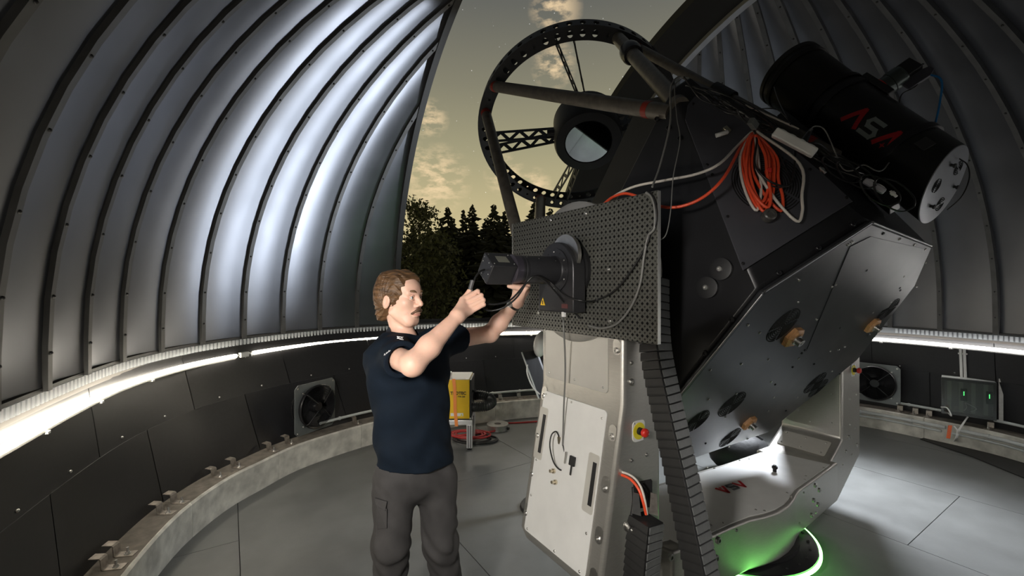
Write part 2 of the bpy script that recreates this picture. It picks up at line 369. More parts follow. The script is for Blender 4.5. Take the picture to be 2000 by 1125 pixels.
SL_D = V((-0.486, 0.874)); SL_N = V((0.874, 0.486))          # slit direction and its normal
SL_L, SL_R, SL_R2, SL_BACK = -1.17, 0.90, 1.30, -0.75
def build_dome():
    ce = thing('ceiling', (APEX.x, APEX.y, 4.6), kind='structure')
    step = 360 / 56; a00 = -105.5
    phs = [-0.21] + [R_(p) for p in range(0, 90, 4)] + [R_(89.5)]
    def clip(me_v, me_f, which):
        bm = bmesh.new(); vs = [bm.verts.new(v) for v in me_v]
        for f in me_f: bm.faces.new([vs[i] for i in f])
        def cut(off, axis, keep_pos):
            co = APEX + axis * off
            bmesh.ops.bisect_plane(bm, geom=bm.verts[:] + bm.edges[:] + bm.faces[:], plane_co=(co.x, co.y, 0), plane_no=(axis.x, axis.y, 0), clear_inner=keep_pos, clear_outer=not keep_pos)
        if which == 'L': cut(SL_L, SL_N, False)
        elif which == 'R': cut(SL_R2, SL_N, True)
        else:
            cut(SL_L, SL_N, True); cut(SL_R2, SL_N, False); cut(SL_BACK, SL_D, False)
        if not bm.faces or sum(f.calc_area() for f in bm.faces) < 0.003: bm.free(); return None
        bmesh.ops.recalc_face_normals(bm, faces=bm.faces)
        me = bpy.data.meshes.new('m'); bm.to_mesh(me); bm.free(); return me
    for i in range(56):
        a0, a1 = R_(a00 + i * step), R_(a00 + (i + 1) * step)
        vs, fs = [], []
        for ph in phs:                                     # sheet: slightly bowed between its two ribs
            for t in (0, 0.25, 0.5, 0.75, 1):
                a = a0 + (a1 - a0) * t; p = dome_pt(a, ph, 0.012 * math.sin(math.pi * t) - 0.03 * t)
                vs.append(p)
        for r in range(len(phs) - 1):
            for c in range(4): fs.append([r * 5 + c, r * 5 + c + 1, r * 5 + 6 + c, r * 5 + 5 + c])
        for w in 'LRB':
            me = clip(vs, fs, w)
            if me: link('panel', me, M_dome, ce, smooth=35)
        # rib: flat flange standing a little inside the sheets
        vs, fs = [], []; wd = 0.021
        for ph in phs:
            q = dome_pt(a0, ph); rr = max(0.15, (V((q.x, q.y)) - APEX).length); da = wd / rr
            for d, dr in ((-da, 0.0), (-da, -0.05), (da, -0.05), (da, 0.0)):
                vs.append(dome_pt(a0 + d, ph, dr))
        for r in range(len(phs) - 1):
            for c in range(4): fs.append([r * 4 + c, r * 4 + (c + 1) % 4, r * 4 + 4 + (c + 1) % 4, r * 4 + 4 + c])
        for w in 'LRB':
            me = clip(vs, fs, w)
            if not me: continue
            o = link('rib', me, M_rib, ce, smooth=35)
            s = MB()
            for k in range(13):
                ph = R_(k * 6.2 - 2); p = dome_pt(a0, ph, -0.052); off = (V((p.x, p.y)) - APEX)
                n_, d_ = off.dot(SL_N), off.dot(SL_D)
                ok = n_ < SL_L - .02 if w == 'L' else n_ > SL_R2 + .02 if w == 'R' else (SL_L < n_ < SL_R2 and d_ < SL_BACK)
                if ok: s.sphere(p, 0.009, 8, 5)
            if s.v: tag(s.build('bolt_row', M_black, o, smooth=60), kind='stuff')
    # arch girders along both sides of the slit, and the parked shutter leaf on the right
    def arch(name, n0, n1, dr0, dr1, m, back=SL_BACK):
        rings = []
        def solve(n_, s_):                                  # point of the dome over plan offset (n, s)
            p = APEX + SL_N * n_ + SL_D * s_; az = az_of(p); return az, (p - APEX).length
        ss = np.linspace(3.6, back, 70)
        for s_ in ss:
            row = []
            for n_, dr in ((n0, dr0), (n0, dr1), (n1, dr1), (n1, dr0)):
                az, r = solve(n_, s_); R = rail_r(az) + dr
                if r < R: z = DOME_Z + (DOME_B + dr) * math.sqrt(1 - (r / R) ** 2); p = at_az(az, r, z)
                else: p = None
                row.append((n_, s_, dr, p))
            if all(q[3] is not None for q in row): rings.append([q[3] for q in row])
        # foot: straight down to the rail
        f = [V((p.x, p.y, RAIL_Z + 0.01)) for p in rings[0]]
        g = MB(); g.loft([f] + rings); return g.build(name, m, ce, smooth=40)
    arch('slit_girder', SL_L - 0.03, SL_L + 0.035, -0.06, 0.04, mat('girder', (0.03, 0.03, 0.03), 0.5, 0.3))
    arch('slit_girder', SL_R2 - 0.035, SL_R2 + 0.02, -0.07, 0.04, mat('girder_edge', (0.35, 0.36, 0.38), 0.45, 0.8))
    arch('shutter_leaf', SL_R, SL_R2 - 0.03, -0.03, 0.05, mat('shutter', (0.006, 0.006, 0.006), 0.8))
build_dome()

def build_rack():
    a0, a1 = -132, 100
    rk = thing('trim_1', rail_pt(R_(-60), 0, RAIL_Z - 0.06), kind='structure')
    m = MB(); A = [R_(a0 + (a1 - a0) * t / 150) for t in range(151)]
    m.loft([[rail_pt(a, -0.005, RAIL_Z - 0.062), rail_pt(a, -0.005, RAIL_Z), rail_pt(a, 0.03, RAIL_Z), rail_pt(a, 0.03, RAIL_Z - 0.062)] for a in A])
    m.build('rack_band', M_rack, rk, smooth=30)
    # ledge over the rack, dark, that carries the dome skirt
    m = MB(); m.loft([[rail_pt(a, -0.03, RAIL_Z + 0.004), rail_pt(a, -0.03, RAIL_Z + 0.022), rail_pt(a, 0.05, RAIL_Z + 0.022), rail_pt(a, 0.05, RAIL_Z + 0.004)] for a in A])
    m.build('skirt_ledge', M_black, rk, smooth=30)
    m = MB(); m.loft([[rail_pt(a, 0.0, RAIL_Z - 0.09), rail_pt(a, 0.0, RAIL_Z - 0.064), rail_pt(a, 0.05, RAIL_Z - 0.064), rail_pt(a, 0.05, RAIL_Z - 0.09)] for a in A])
    m.build('rack_shelf', mat('rack_shelf', (0.12, 0.11, 0.10), 0.5, 0.5), rk, smooth=30)
    g = MB(); g.box((0, 0, 0), (0.011, 0, 0), (0, 0.009, 0), (0, 0, 0.026))
    src = None
    def row(b0, b1):
        nonlocal src
        az = R_(b0)
        while az < R_(b1):
            p = rail_pt(az, -0.008, RAIL_Z - 0.031); q = rail_pt(az + 0.002, -0.008, RAIL_Z - 0.031); t = (q - p).normalized()
            rot = V((1, 0, 0)).rotation_difference(V((t.x, t.y, 0)))
            if src is None:
                src = link('tooth', g.mesh('tooth'), M_tooth, rk, origin=(0, 0, 0)); src.rotation_mode = 'QUATERNION'
                src.location = p - WORLD[rk]; src.rotation_quaternion = rot; WORLD[src] = p
            else: copy_at(src, p, rk, rot, 'tooth')
            az += 0.040 / rail_r(az)
    row(-125, -22); row(56, 84)
build_rack()

def led_run(a0, a1, m, label, zc=1.088):
    n = max(8, int((a1 - a0) / 1.5)); A = [R_(a0 + (a1 - a0) * t / n) for t in range(n + 1)]
    mid = R_((a0 + a1) / 2)
    o = thing('led_tube_light', rail_pt(mid, -0.03, zc - 0.03), label, 'light', 'LED tubes under the dome rail')
    b = MB(); b.tube([rail_pt(a, -0.045, zc) for a in A], 0.017, 10); b.build('diffuser', m, o, smooth=60)
    h = MB(); h.loft([[rail_pt(a, -0.048, zc - 0.032), rail_pt(a, -0.048, zc - 0.020), rail_pt(a, 0.0, zc - 0.02), rail_pt(a, 0.0, zc - 0.032)] for a in A]); h.build('housing', mat('housing_grey', (0.25, 0.25, 0.24), 0.5), o, smooth=40)
    for k in range(1, max(2, int((a1 - a0) / 9))):
        a = R_(a0 + k * 9); c = MB()
        x = (rail_pt(a + .01, 0, 0) - rail_pt(a, 0, 0)).normalized()
        c.box(rail_pt(a, -0.035, zc - 0.036), x * 0.012, V((-x.y, x.x, 0)) * 0.022, (0, 0, 0.006)); c.build('clip', M_white, o)
    return o
az_c = math.degrees(az_at_pixel(470))
led_run(-160, az_c - 1.2, M_led_w, 'warm white LED tube along the left wall ending at a small junction box')
led_run(az_c + 1.6, 8, M_led_w, 'warm white LED tube behind the man, running from the junction box to the fork mount')
led_run(45, 150, M_led_c, 'cool white LED tube on the wall above the round fan and the electrical cabinet')
def junction():
    a = R_(az_c); p = rail_pt(a, -0.045, 1.088); x = (rail_pt(a + .01, 0, 0) - rail_pt(a, 0, 0)).normalized(); y = V((-x.y, x.x, 0))
    o = thing('junction_box', p - V((0, 0, .03)), 'small white junction box with a looped lead between two LED tubes', 'junction box')
    m = MB(); m.box(p, x * 0.045, y * 0.022, V((0, 0, 0.024))); m.build('box', M_white, o, bevel=0.004)
    m = MB(); m.tube(smooth_pts([p + x * 0.02 + V((0, 0, -.02)), p + x * 0.015 + V((0, 0, -.08)), p + x * 0.05 + V((0, 0, -.115)), p + x * 0.085 + V((0, 0, -.09)), p + x * 0.09 + V((0, 0, -.02)), p + x * 0.075 + V((0, 0, 0.0))], 6), 0.006, 8)
    m.build('lead', M_white, o, smooth=60)
    MB().cyl(p + x * 0.045, p + x * 0.075, 0.009, n=10).build('gland', M_grey, o, smooth=40); MB().cyl(p - x * 0.045, p - x * 0.075, 0.009, n=10).build('gland', M_grey, o, smooth=40)
junction()

# ------------------------------------------------------------------ fork mount
AX = V((0.843, 0.538, 0)); HX = V((0.538, -0.843, 0)); ZX = V((0, 0, 1)); FB = V((0.2865, 2.1445, 0))
def FK(u, v, z): return FB + AX * u + HX * v + ZX * z
M_alu = mat('brushed_alu', (0.50, 0.485, 0.45), 0.40, 0.75, var=0.08, vscale=30, stretch=(1, 1, 14), rvar=0.06)
M_cover = mat('cover_warm_grey', (0.56, 0.545, 0.50), 0.45, 0.25, var=0.04)
M_coverw = mat('cover_white', (0.76, 0.76, 0.74), 0.45, 0.1, var=0.03)
M_ota = mat('telescope_black', (0.022, 0.022, 0.024), 0.36, 0.2, var=0.15, vscale=5, bump=0.01, bscale=90)
M_plate = mat('back_plate_black', (0.045, 0.047, 0.052), 0.36, 0.55, var=0.12, vscale=6, rvar=0.06)
M_panel = mat('grey_anodised', (0.085, 0.085, 0.097), 0.48, 0.35, var=0.08)
M_slot = mat('slot_black', (0.002, 0.002, 0.002), 0.9)
M_red = mat('signal_red', (0.62, 0.03, 0.02), 0.35)
M_yellow = mat('signal_yellow', (0.80, 0.68, 0.03), 0.45)
M_logo_red = mat('logo_red', (0.45, 0.01, 0.015), 0.4)
M_logo_grey = mat('logo_grey', (0.16, 0.17, 0.18), 0.4)
M_logo_lt = mat('logo_light_grey', (0.22, 0.25, 0.24), 0.4)
M_tubegrey = mat('carbon_tube', (0.13, 0.115, 0.095), 0.42, 0.3, var=0.25, vscale=20)
M_collar = mat('collar_red', (0.28, 0.025, 0.012), 0.45)
M_brass = mat('beech_wood', (0.55, 0.29, 0.12), 0.42, 0.0, var=0.25, vscale=30, stretch=(1, 8, 1), bump=0.05)

def rrect(c, ex, ey, w, h, r, th, n=5):
    """rounded plate: centre, in-plane axes, full size, corner radius, thickness along ex x ey"""
    ex, ey = V(ex).normalized(), V(ey).normalized(); ez = ex.cross(ey); P = []
    for sx, sy, a0 in ((1, 1, 0), (-1, 1, 90), (-1, -1, 180), (1, -1, 270)):
        for k in range(n + 1):
            a = R_(a0 + 90 * k / n); P.append(V(c) + ex * (sx * (w / 2 - r) + r * math.cos(a)) + ey * (sy * (h / 2 - r) + r * math.sin(a)))
    return MB().prism(P, ez * th)
BOLT_SRC = {}
def bolt(p, d, r, m=None, parent=None, name='bolt'):
    m = m or M_steel; key = (m.name,)
    d = V(d).normalized()
    if key not in BOLT_SRC:
        b = MB(); b.lathe((0, 0, -0.3), (0, 0, 1), [(0, 1), (0.75, 1), (0.95, 0.8), (0.95, 0.5), (0.5, 0.45), (0.5, 0)], 12)
        me = b.mesh('bolt'); me.polygons.foreach_set('use_smooth', [True] * len(me.polygons)); me.set_sharp_from_angle(angle=R_(30)); me.materials.append(m); BOLT_SRC[key] = me
    o = bpy.data.objects.new(name, BOLT_SRC[key]); COL.objects.link(o)
    o.rotation_mode = 'QUATERNION'; o.rotation_quaternion = V((0, 0, 1)).rotation_difference(d); o.scale = (r, r, r)
    WORLD[o] = V(p); o.parent = parent; o.location = V(p) - (WORLD[parent] if parent else V((0, 0, 0)))
    return o
def grille(name, c, ex, ey, r, rings, parent, m=None, gap=14, rot=0, bars=4):
    """round vent: concentric arc slots, standing just proud of the sheet"""
    ex, ey = V(ex).normalized(), V(ey).normalized(); ez = ex.cross(ey); g = MB()
    for i in range(rings):
        r0 = r * (i + 0.55) / rings; r1 = r0 + r / rings * 0.42
        for q in range(bars):
            a0, a1 = R_(rot + 360 / bars * q + gap / 2 * (1.4 - i / rings)), R_(rot + 360 / bars * (q + 1) - gap / 2 * (1.4 - i / rings)); n = 9
            f = lambda rr, k: V(c) + (ex * math.cos(a0 + (a1 - a0) * k / n) + ey * math.sin(a0 + (a1 - a0) * k / n)) * rr
            g.loft([[f(r0, k), f(r1, k), f(r1, k) + ez * 0.0015, f(r0, k) + ez * 0.0015] for k in range(n + 1)])
    return tag(g.build(name, m or M_slot, parent), kind='stuff')
def asa_logo(parent, c, ex, ey, size, mg, surf=None):
    """three letters A S A drawn as strokes; surf maps local (x, y) to the surface"""
    ex, ey = V(ex).normalized(), V(ey).normalized(); ez = ex.cross(ey)
    surf = surf or (lambda x, y, z: V(c) + ex * x + ey * y + ez * z)
    def stroke(pts, w, m, nm):
        g = MB(); n = len(pts)
        for i in range(n - 1):
            a, b = V((*pts[i], 0)), V((*pts[i + 1], 0)); d = (b - a).normalized(); nn = V((-d.y, d.x, 0)) * w / 2
            if i > 0: a = a - d * w * 0.42
            if i < n - 2: b = b + d * w * 0.42
            row = []
            for k in range(9):
                c_ = a.lerp(b, k / 8); e0, e1 = c_ + nn, c_ - nn
                row.append([surf(e0.x * size, e0.y * size, 0), surf(e1.x * size, e1.y * size, 0), surf(e1.x * size, e1.y * size, 0.002), surf(e0.x * size, e0.y * size, 0.002)])
            g.loft(row)
        return g.build(nm, m, parent)
    for x0 in (-1.12, 1.12):
        stroke([(x0 - 0.5, -0.5), (x0 + 0.08, 0.5), (x0 + 0.45, -0.5)], 0.24, M_logo_red, 'logo_letter')
    stroke([(0.46, 0.40), (-0.30, 0.40), (-0.40, 0.18), (-0.28, 0.0), (0.26, 0.0), (0.40, -0.20), (0.28, -0.40), (-0.50, -0.40)], 0.21, mg, 'logo_letter')
    s = MB(); P = []
    for k in range(8):
        a = R_(45 * k); r = 0.17 if k % 2 == 0 else 0.06; P.append((1.12 + 0.02 + r * math.cos(a), -0.34 + r * math.sin(a)))
    s.loft([[surf(x * size, y * size, 0.0005) for x, y in P], [surf(x * size, y * size, 0.0025) for x, y in P]]); s.build('logo_star', M_logo_red, parent)

def e_stop(parent, c, ex, ey, ez, s=1.0):
    c, ex, ey, ez = V(c), V(ex), V(ey), V(ez)
    st = rrect(c, ex, ey, 0.085 * s, 0.10 * s, 0.022 * s, 0.004).build('emergency_stop', M_white, parent, bevel=0.001)
    MB().lathe(c + ez * 0.004, ez, [(0, 0.040 * s), (0.0015, 0.040 * s)], 24).build('yellow_disc', M_yellow, st)
    MB().lathe(c + ez * 0.005, ez, [(0, 0.018 * s), (0.016 * s, 0.017 * s), (0.018 * s, 0.012 * s), (0.026 * s, 0.012 * s)], 20).build('collar', M_black, st, smooth=40)
    MB().lathe(c + ez * 0.028 * s, ez, [(0, 0.013 * s), (0.004 * s, 0.020 * s), (0.016 * s, 0.021 * s), (0.023 * s, 0.017 * s), (0.026 * s, 0.008 * s), (0.026 * s, 0)], 20).build('red_button', M_red, st, smooth=50)
    for sx, sy in ((-1, 1), (1, -1)): bolt(c + ex * sx * 0.032 * s + ey * sy * 0.040 * s + ez * 0.004, ez, 0.004 * s, M_steel, parent)

def build_fork():
    fk = thing('fork_mount', (1.42, 2.87, 0), 'silver aluminium telescope fork mount with white covers and a black round pedestal', 'telescope mount')
    W = 0.302
    # left arm, flared outward below the crease
    prof = [(0.05, 1.78), (0.05, 1.20), (-0.095, 0.44), (-0.06, 0.36), (0.30, 0.33), (0.30, 1.86), (0.24, 1.95), (0.12, 1.95)]
    la = MB().prism([FK(u, -W, z) for u, z in prof], HX * (2 * W)).build('left_arm', M_alu, fk, bevel=0.02, bseg=3, smooth=40)
    sl = (FK(-0.095, 0, 0.44) - FK(0.05, 0, 1.20)).normalized()          # down the flared face
    nf = HX.cross(sl).normalized(); nf = nf if nf.dot(AX) < 0 else -nf
    ex_lo = sl.cross(nf) if sl.cross(nf).dot(HX) > 0 else -sl.cross(nf)
    up_lo = nf.cross(ex_lo)
    def LO(v, z, lift=0.0):                                              # point on the flared face
        t = (1.20 - z) / 0.76; return FK(0.05 - 0.145 * t, v, z) + nf * lift
    cu = rrect(FK(0.05, -0.025, 1.40), HX, ZX, 0.47, 0.33, 0.02, 0.004).build('upper_cover', M_cover, fk, bevel=0.001)
    lo = rrect(LO(-0.022, 0.80), ex_lo, up_lo, 0.475, 0.73, 0.02, 0.005).build('lower_cover', M_coverw, fk, bevel=0.001)
    for v, z in ((-0.23, 1.55), (-0.23, 1.26), (0.18, 1.55), (0.18, 1.26), (-0.02, 1.26)): bolt(FK(0.046, v, z), -AX, 0.006, M_steel, cu)
    for v, z in ((-0.24, 1.14), (-0.03, 1.145), (0.19, 1.12), (-0.24, 0.80), (-0.24, 0.62), (0.19, 0.86), (0.19, 0.62), (-0.23, 0.455), (0.0, 0.455), (0.18, 0.455)): bolt(LO(v, z, 0.005), nf, 0.006, M_steel, lo)
    for v, z0, zz in ((-0.235, 0.94, 0.20), (0.175, 0.83, 0.19)):       # cable slots with their little cover plates
        q = rrect(LO(v, z0, 0.005), ex_lo, up_lo, 0.07, zz + 0.07, 0.012, 0.002).build('slot_plate', M_cover, fk)
        s = MB(); s.box(LO(v + 0.012, z0, 0.008), ex_lo * 0.011, up_lo * zz / 2, nf * 0.002); s.build('cable_slot', M_black, q)
    # notched edge strips with socket bolts
    for sv, zs in ((-1, (1.50, 1.13, 0.92, 0.72, 0.52)), (1, (1.44, 1.06, 0.84, 0.63, 0.46))):
        for z in zs:
            p = LO(sv * 0.262, z) if z < 1.2 else FK(0.05, sv * 0.262, z); d = nf if z < 1.2 else -AX
            k = rrect(p + ZX * 0.015, ex_lo if z < 1.2 else HX, up_lo if z < 1.2 else ZX, 0.045, 0.07, 0.02, 0.0012).build('bolt_pocket', M_steel, fk)
            bolt(p + d * 0.002, d, 0.013, M_steel, k)
    lb = MB(); lb.box(FK(0.047, 0.225, 1.505), HX * 0.022, ZX * 0.017, AX * 0.001); lab = lb.build('barcode_label', M_white, fk)
    for i in range(9):
        s = MB(); s.box(FK(0.0455, 0.209 + i * 0.004, 1.498), HX * (0.0008 + 0.0006 * (i % 3)), ZX * 0.007, AX * 0.0004); s.build('barcode_bar', M_black, lab)
    # connectors and keys on the lower cover
    for v, z in ((-0.085, 0.845), (-0.06, 0.80)):
        c = MB(); c.lathe(LO(v, z - 0.05, 0.004), nf, [(0, 0.012), (0.012, 0.012), (0.012, 0.008), (0.03, 0.008)], 14); c.build('connector', mat('nickel', (0.62, 0.55, 0.42), 0.3, 1.0), lo, smooth=40)
    kb = MB(); kb.box(LO(0.045, 0.885, 0.016), ex_lo * 0.017, up_lo * 0.022, nf * 0.006); kb.box(LO(0.045, 0.845, 0.016), ex_lo * 0.005, up_lo * 0.026, nf * 0.002); kb.build('key', M_black, lo, bevel=0.002)
    kb = MB(); kb.box(LO(-0.005, 0.885, 0.016), ex_lo * 0.004, up_lo * 0.028, nf * 0.003); kb.build('key_blade', M_steel, lo)
    # front side of the arm: emergency stop, big and small bolts
    e_stop(fk, FK(0.145, W, 1.075), AX, ZX, HX, 0.95)
    for u, z, r in ((0.10, 1.30, 0.016), (0.10, 1.385, 0.009), (0.10, 0.95, 0.009), (0.20, 0.955, 0.009), (0.17, 1.50, 0.016), (0.12, 0.56, 0.016)): bolt(FK(u, W, z), HX, r, M_steel, fk)
    # bearing housing behind the optical board
    MB().lathe(FK(0.012, 0, 1.80), AX, [(0, 0.33), (0.008, 0.345), (0.035, 0.345), (0.04, 0.30), (0.30, 0.30), (0.36, 0.22)], 48).build('bearing_flange', M_alu, fk, smooth=30)
    # right arm
    W2 = 0.22
    prof = [(2.49, 1.86), (2.49, 0.57), (2.27, 0.435), (2.10, 0.435), (2.10, 0.13), (2.42, 0.13), (2.82, 0.39), (2.82, 1.86), (2.72, 1.95), (2.58, 1.95)]
    MB().prism([FK(u, -W2, z) for u, z in prof], HX * (2 * W2)).build('right_arm', M_alu, fk, bevel=0.018, bseg=3, smooth=40)
    MB().lathe(FK(2.30, 0, 1.80), AX, [(0, 0.22), (0.06, 0.28), (0.2, 0.28)], 40).build('bearing_flange', M_alu, fk, smooth=30)
    pi = rrect(FK(2.49, 0.0, 0.88), -HX, ZX, 0.36, 0.52, 0.02, 0.004).build('arm_cover', M_cover, fk, bevel=0.001)
    sd = (FK(2.49, 0, .57) - FK(2.27, 0, .435)).normalized(); sn = sd.cross(HX); sn = sn if sn.z > 0 else -sn
    ps = rrect(FK(2.38, 0.0, 0.5025), HX, sd if HX.cross(sd).dot(sn) > 0 else -sd, 0.34, 0.15, 0.015, 0.004).build('slope_cover', M_cover, fk, bevel=0.001)
    for v, z in ((-0.15, 0.68), (0.0, 0.65), (0.15, 0.68), (0.15, 0.9), (0.15, 1.05), (-0.15, 0.9)): bolt(FK(2.485, v, z), -AX, 0.006, M_steel, pi)
    for v, t in ((-0.14, .3), (0.0, .3), (0.14, .3), (-0.14, -.3), (0.0, -.3), (0.14, -.3)): bolt(FK(2.38, v, 0.5025) + sd * 0.17 * t + sn * 0.004, sn, 0.006, M_steel, ps)
    e_stop(fk, FK(2.68, W2, 1.08), AX, ZX, HX, 1.0)
    for u, z, r in ((2.62, .86, .007), (2.74, .88, .007), (2.60, .57, .016), (2.75, .48, .016), (2.66, .42, .008), (2.62, .66, .007), (2.55, .47, .012), (2.50, .38, .008), (2.72, .62, .007)): bolt(FK(u, W2, z), HX, r, M_steel, fk)
    # trough-shaped base with a wavy front
    zt = 0.45
    fr = [(1289, 1067), (1314, 1079), (1345, 1066), (1381, 1051), (1427, 1030), (1464, 1015), (1495, 1008), (1520, 1000), (1540, 988), (1551, 976), (1556, 966), (1563, 956), (1587, 939), (1612, 921), (1637, 903)]
    bk = [(1508, 874), (1460, 890), (1427, 901), (1409, 907), (1355, 922), (1300, 940)]
    top = [pz(x, y, zt) for x, y in fr] + [pz(x, y, zt) for x, y in bk] + [FK(0.2, -0.28, zt), FK(0.2, 0.2, zt)]
    cen = sum(top, V((0, 0, 0))) / len(top)
    low = [V((p.x, p.y, 0.17)) for p in top]
    b = MB(); b.loft([low, top]); b.build('base_trough', M_alu, fk, bevel=0.014, bseg=3, smooth=50)
    ins = [cen + (p - cen) * 0.90 for p in top]
    pl = MB().prism([V((p.x, p.y, zt + 0.0005)) for p in ins], (0, 0, 0.004)).build('base_cover', M_coverw, fk)
    # logo reads from the far side
    lc = pz(1430, 951, zt + 0.006); rx = (pz(1404, 959, zt) - pz(1456, 942, zt)).normalized()
    asa_logo(pl, lc, rx, ZX.cross(rx), 0.072, M_logo_grey)
    kn = pz(1513, 921, zt + 0.004)
    MB().lathe(kn, ZX, [(0, 0.012), (0.02, 0.012), (0.022, 0.018), (0.036, 0.018), (0.038, 0.010), (0.045, 0.010)], 18).build('knob', M_black, fk, smooth=40)
    for x, y in ((1370, 1045), (1388, 1026), (1412, 1022), (1476, 996), (1493, 998), (1537, 963), (1545, 969), (1572, 937), (1574, 930), (1609, 914), (1488, 882), (1463, 897), (1445, 899), (1395, 914), (1381, 913)): bolt(pz(x, y, zt + 0.003), ZX, 0.007, M_steel, fk)
    for x, y, Y, r in ((1402, 1055, 2.13, .017), (1398, 1090, 2.13, .017), (1439, 1036, 2.2, .008), (1309, 1088, 2.04, .017), (1570, 962, 2.68, .007), (1562, 1022, 2.66, .007), (1592, 948, 2.80, .014), (1600, 957, 2.82, .014), (1589, 977, 2.79, .014), (1597, 985, 2.81, .014), (1585, 1006, 2.77, .014), (1594, 1001, 2.80, .007)):
        bolt(px(x, y, Y), HX, r, M_steel, fk)
    # round azimuth table on its pier, green light ring under the rim
    c = V((1.42, 2.87, 0))
    MB().lathe(c + ZX * 0.115, ZX, [(0, 0.49), (0.03, 0.495), (0.035, 0.485), (0.036, 0.0)], 72).build('azimuth_table', M_blackgl, fk, smooth=30)
    MB().lathe(c, ZX, [(0, 0.46), (0.02, 0.46), (0.02, 0.36), (0.115, 0.36)], 56).build('pier', M_black, fk, smooth=30)
    rg = MB(); n = 96
    rg.loft([[c + V((math.cos(2 * math.pi * i / n) * r, math.sin(2 * math.pi * i / n) * r, z)) for i in range(n)] for r, z in ((0.497, 0.125), (0.512, 0.125), (0.512, 0.137), (0.497, 0.137), (0.497, 0.125))], cap=False)
    rg.build('green_light_ring', mat('green_led', (0.3, 0.9, 0.3), 0.4, emit=(0.25, 1.0, 0.2), estr=9.0), fk, smooth=30)
    MB().lathe(c + ZX * 0.14, ZX, [(0, 0.40), (0.035, 0.40)], 48).build('turning_bearing', M_black, fk, smooth=30)
    for k in range(10):
        a = R_(-75 + k * 13); bolt(c + V((math.cos(a), math.sin(a), 0)) * 0.45 + ZX * 0.15, ZX, 0.008, M_black, fk)
    return fk
build_fork()

# ------------------------------------------------------------------ telescope in the fork
OM = V((1.39, 2.85, 1.80)); EL = R_(35)
OO = (-HX * math.cos(EL) + ZX * math.sin(EL)).normalized(); OT_ = (HX * math.sin(EL) + ZX * math.cos(EL)).normalized()
def OT(a, t, o): return OM + AX * a + OT_ * t + OO * o
def ray_plane(x, y, p0, n):
    r = V(((x - 1000) / F, 1, -(y - 562.5) / F)); o = V((0, 0, CH)); return o + r * ((V(p0) - o).dot(n) / r.dot(n))
RC = V((0.583, 4.0, 3.186)); RN = V((math.sin(R_(3.6)) * math.cos(R_(50.7)), math.cos(R_(3.6)) * math.cos(R_(50.7)), math.sin(R_(50.7))))
RE1 = RN.cross(ZX).normalized(); RE2 = RE1.cross(RN); RR = 0.88
def ring_pt(th, r=RR, o=0.0): return RC + (RE1 * math.cos(th) + RE2 * math.sin(th)) * r + RN * o
def project(p): return 1000 + F * p.x / p.y, 562.5 - F * (p.z - CH) / p.y
def ring_near(x, y, r=RR, o=0.0):
    return ring_pt(min((2 * math.pi * k / 720 for k in range(720)), key=lambda t: (project(ring_pt(t, r, o))[0] - x) ** 2 + (project(ring_pt(t, r, o))[1] - y) ** 2), r, o)

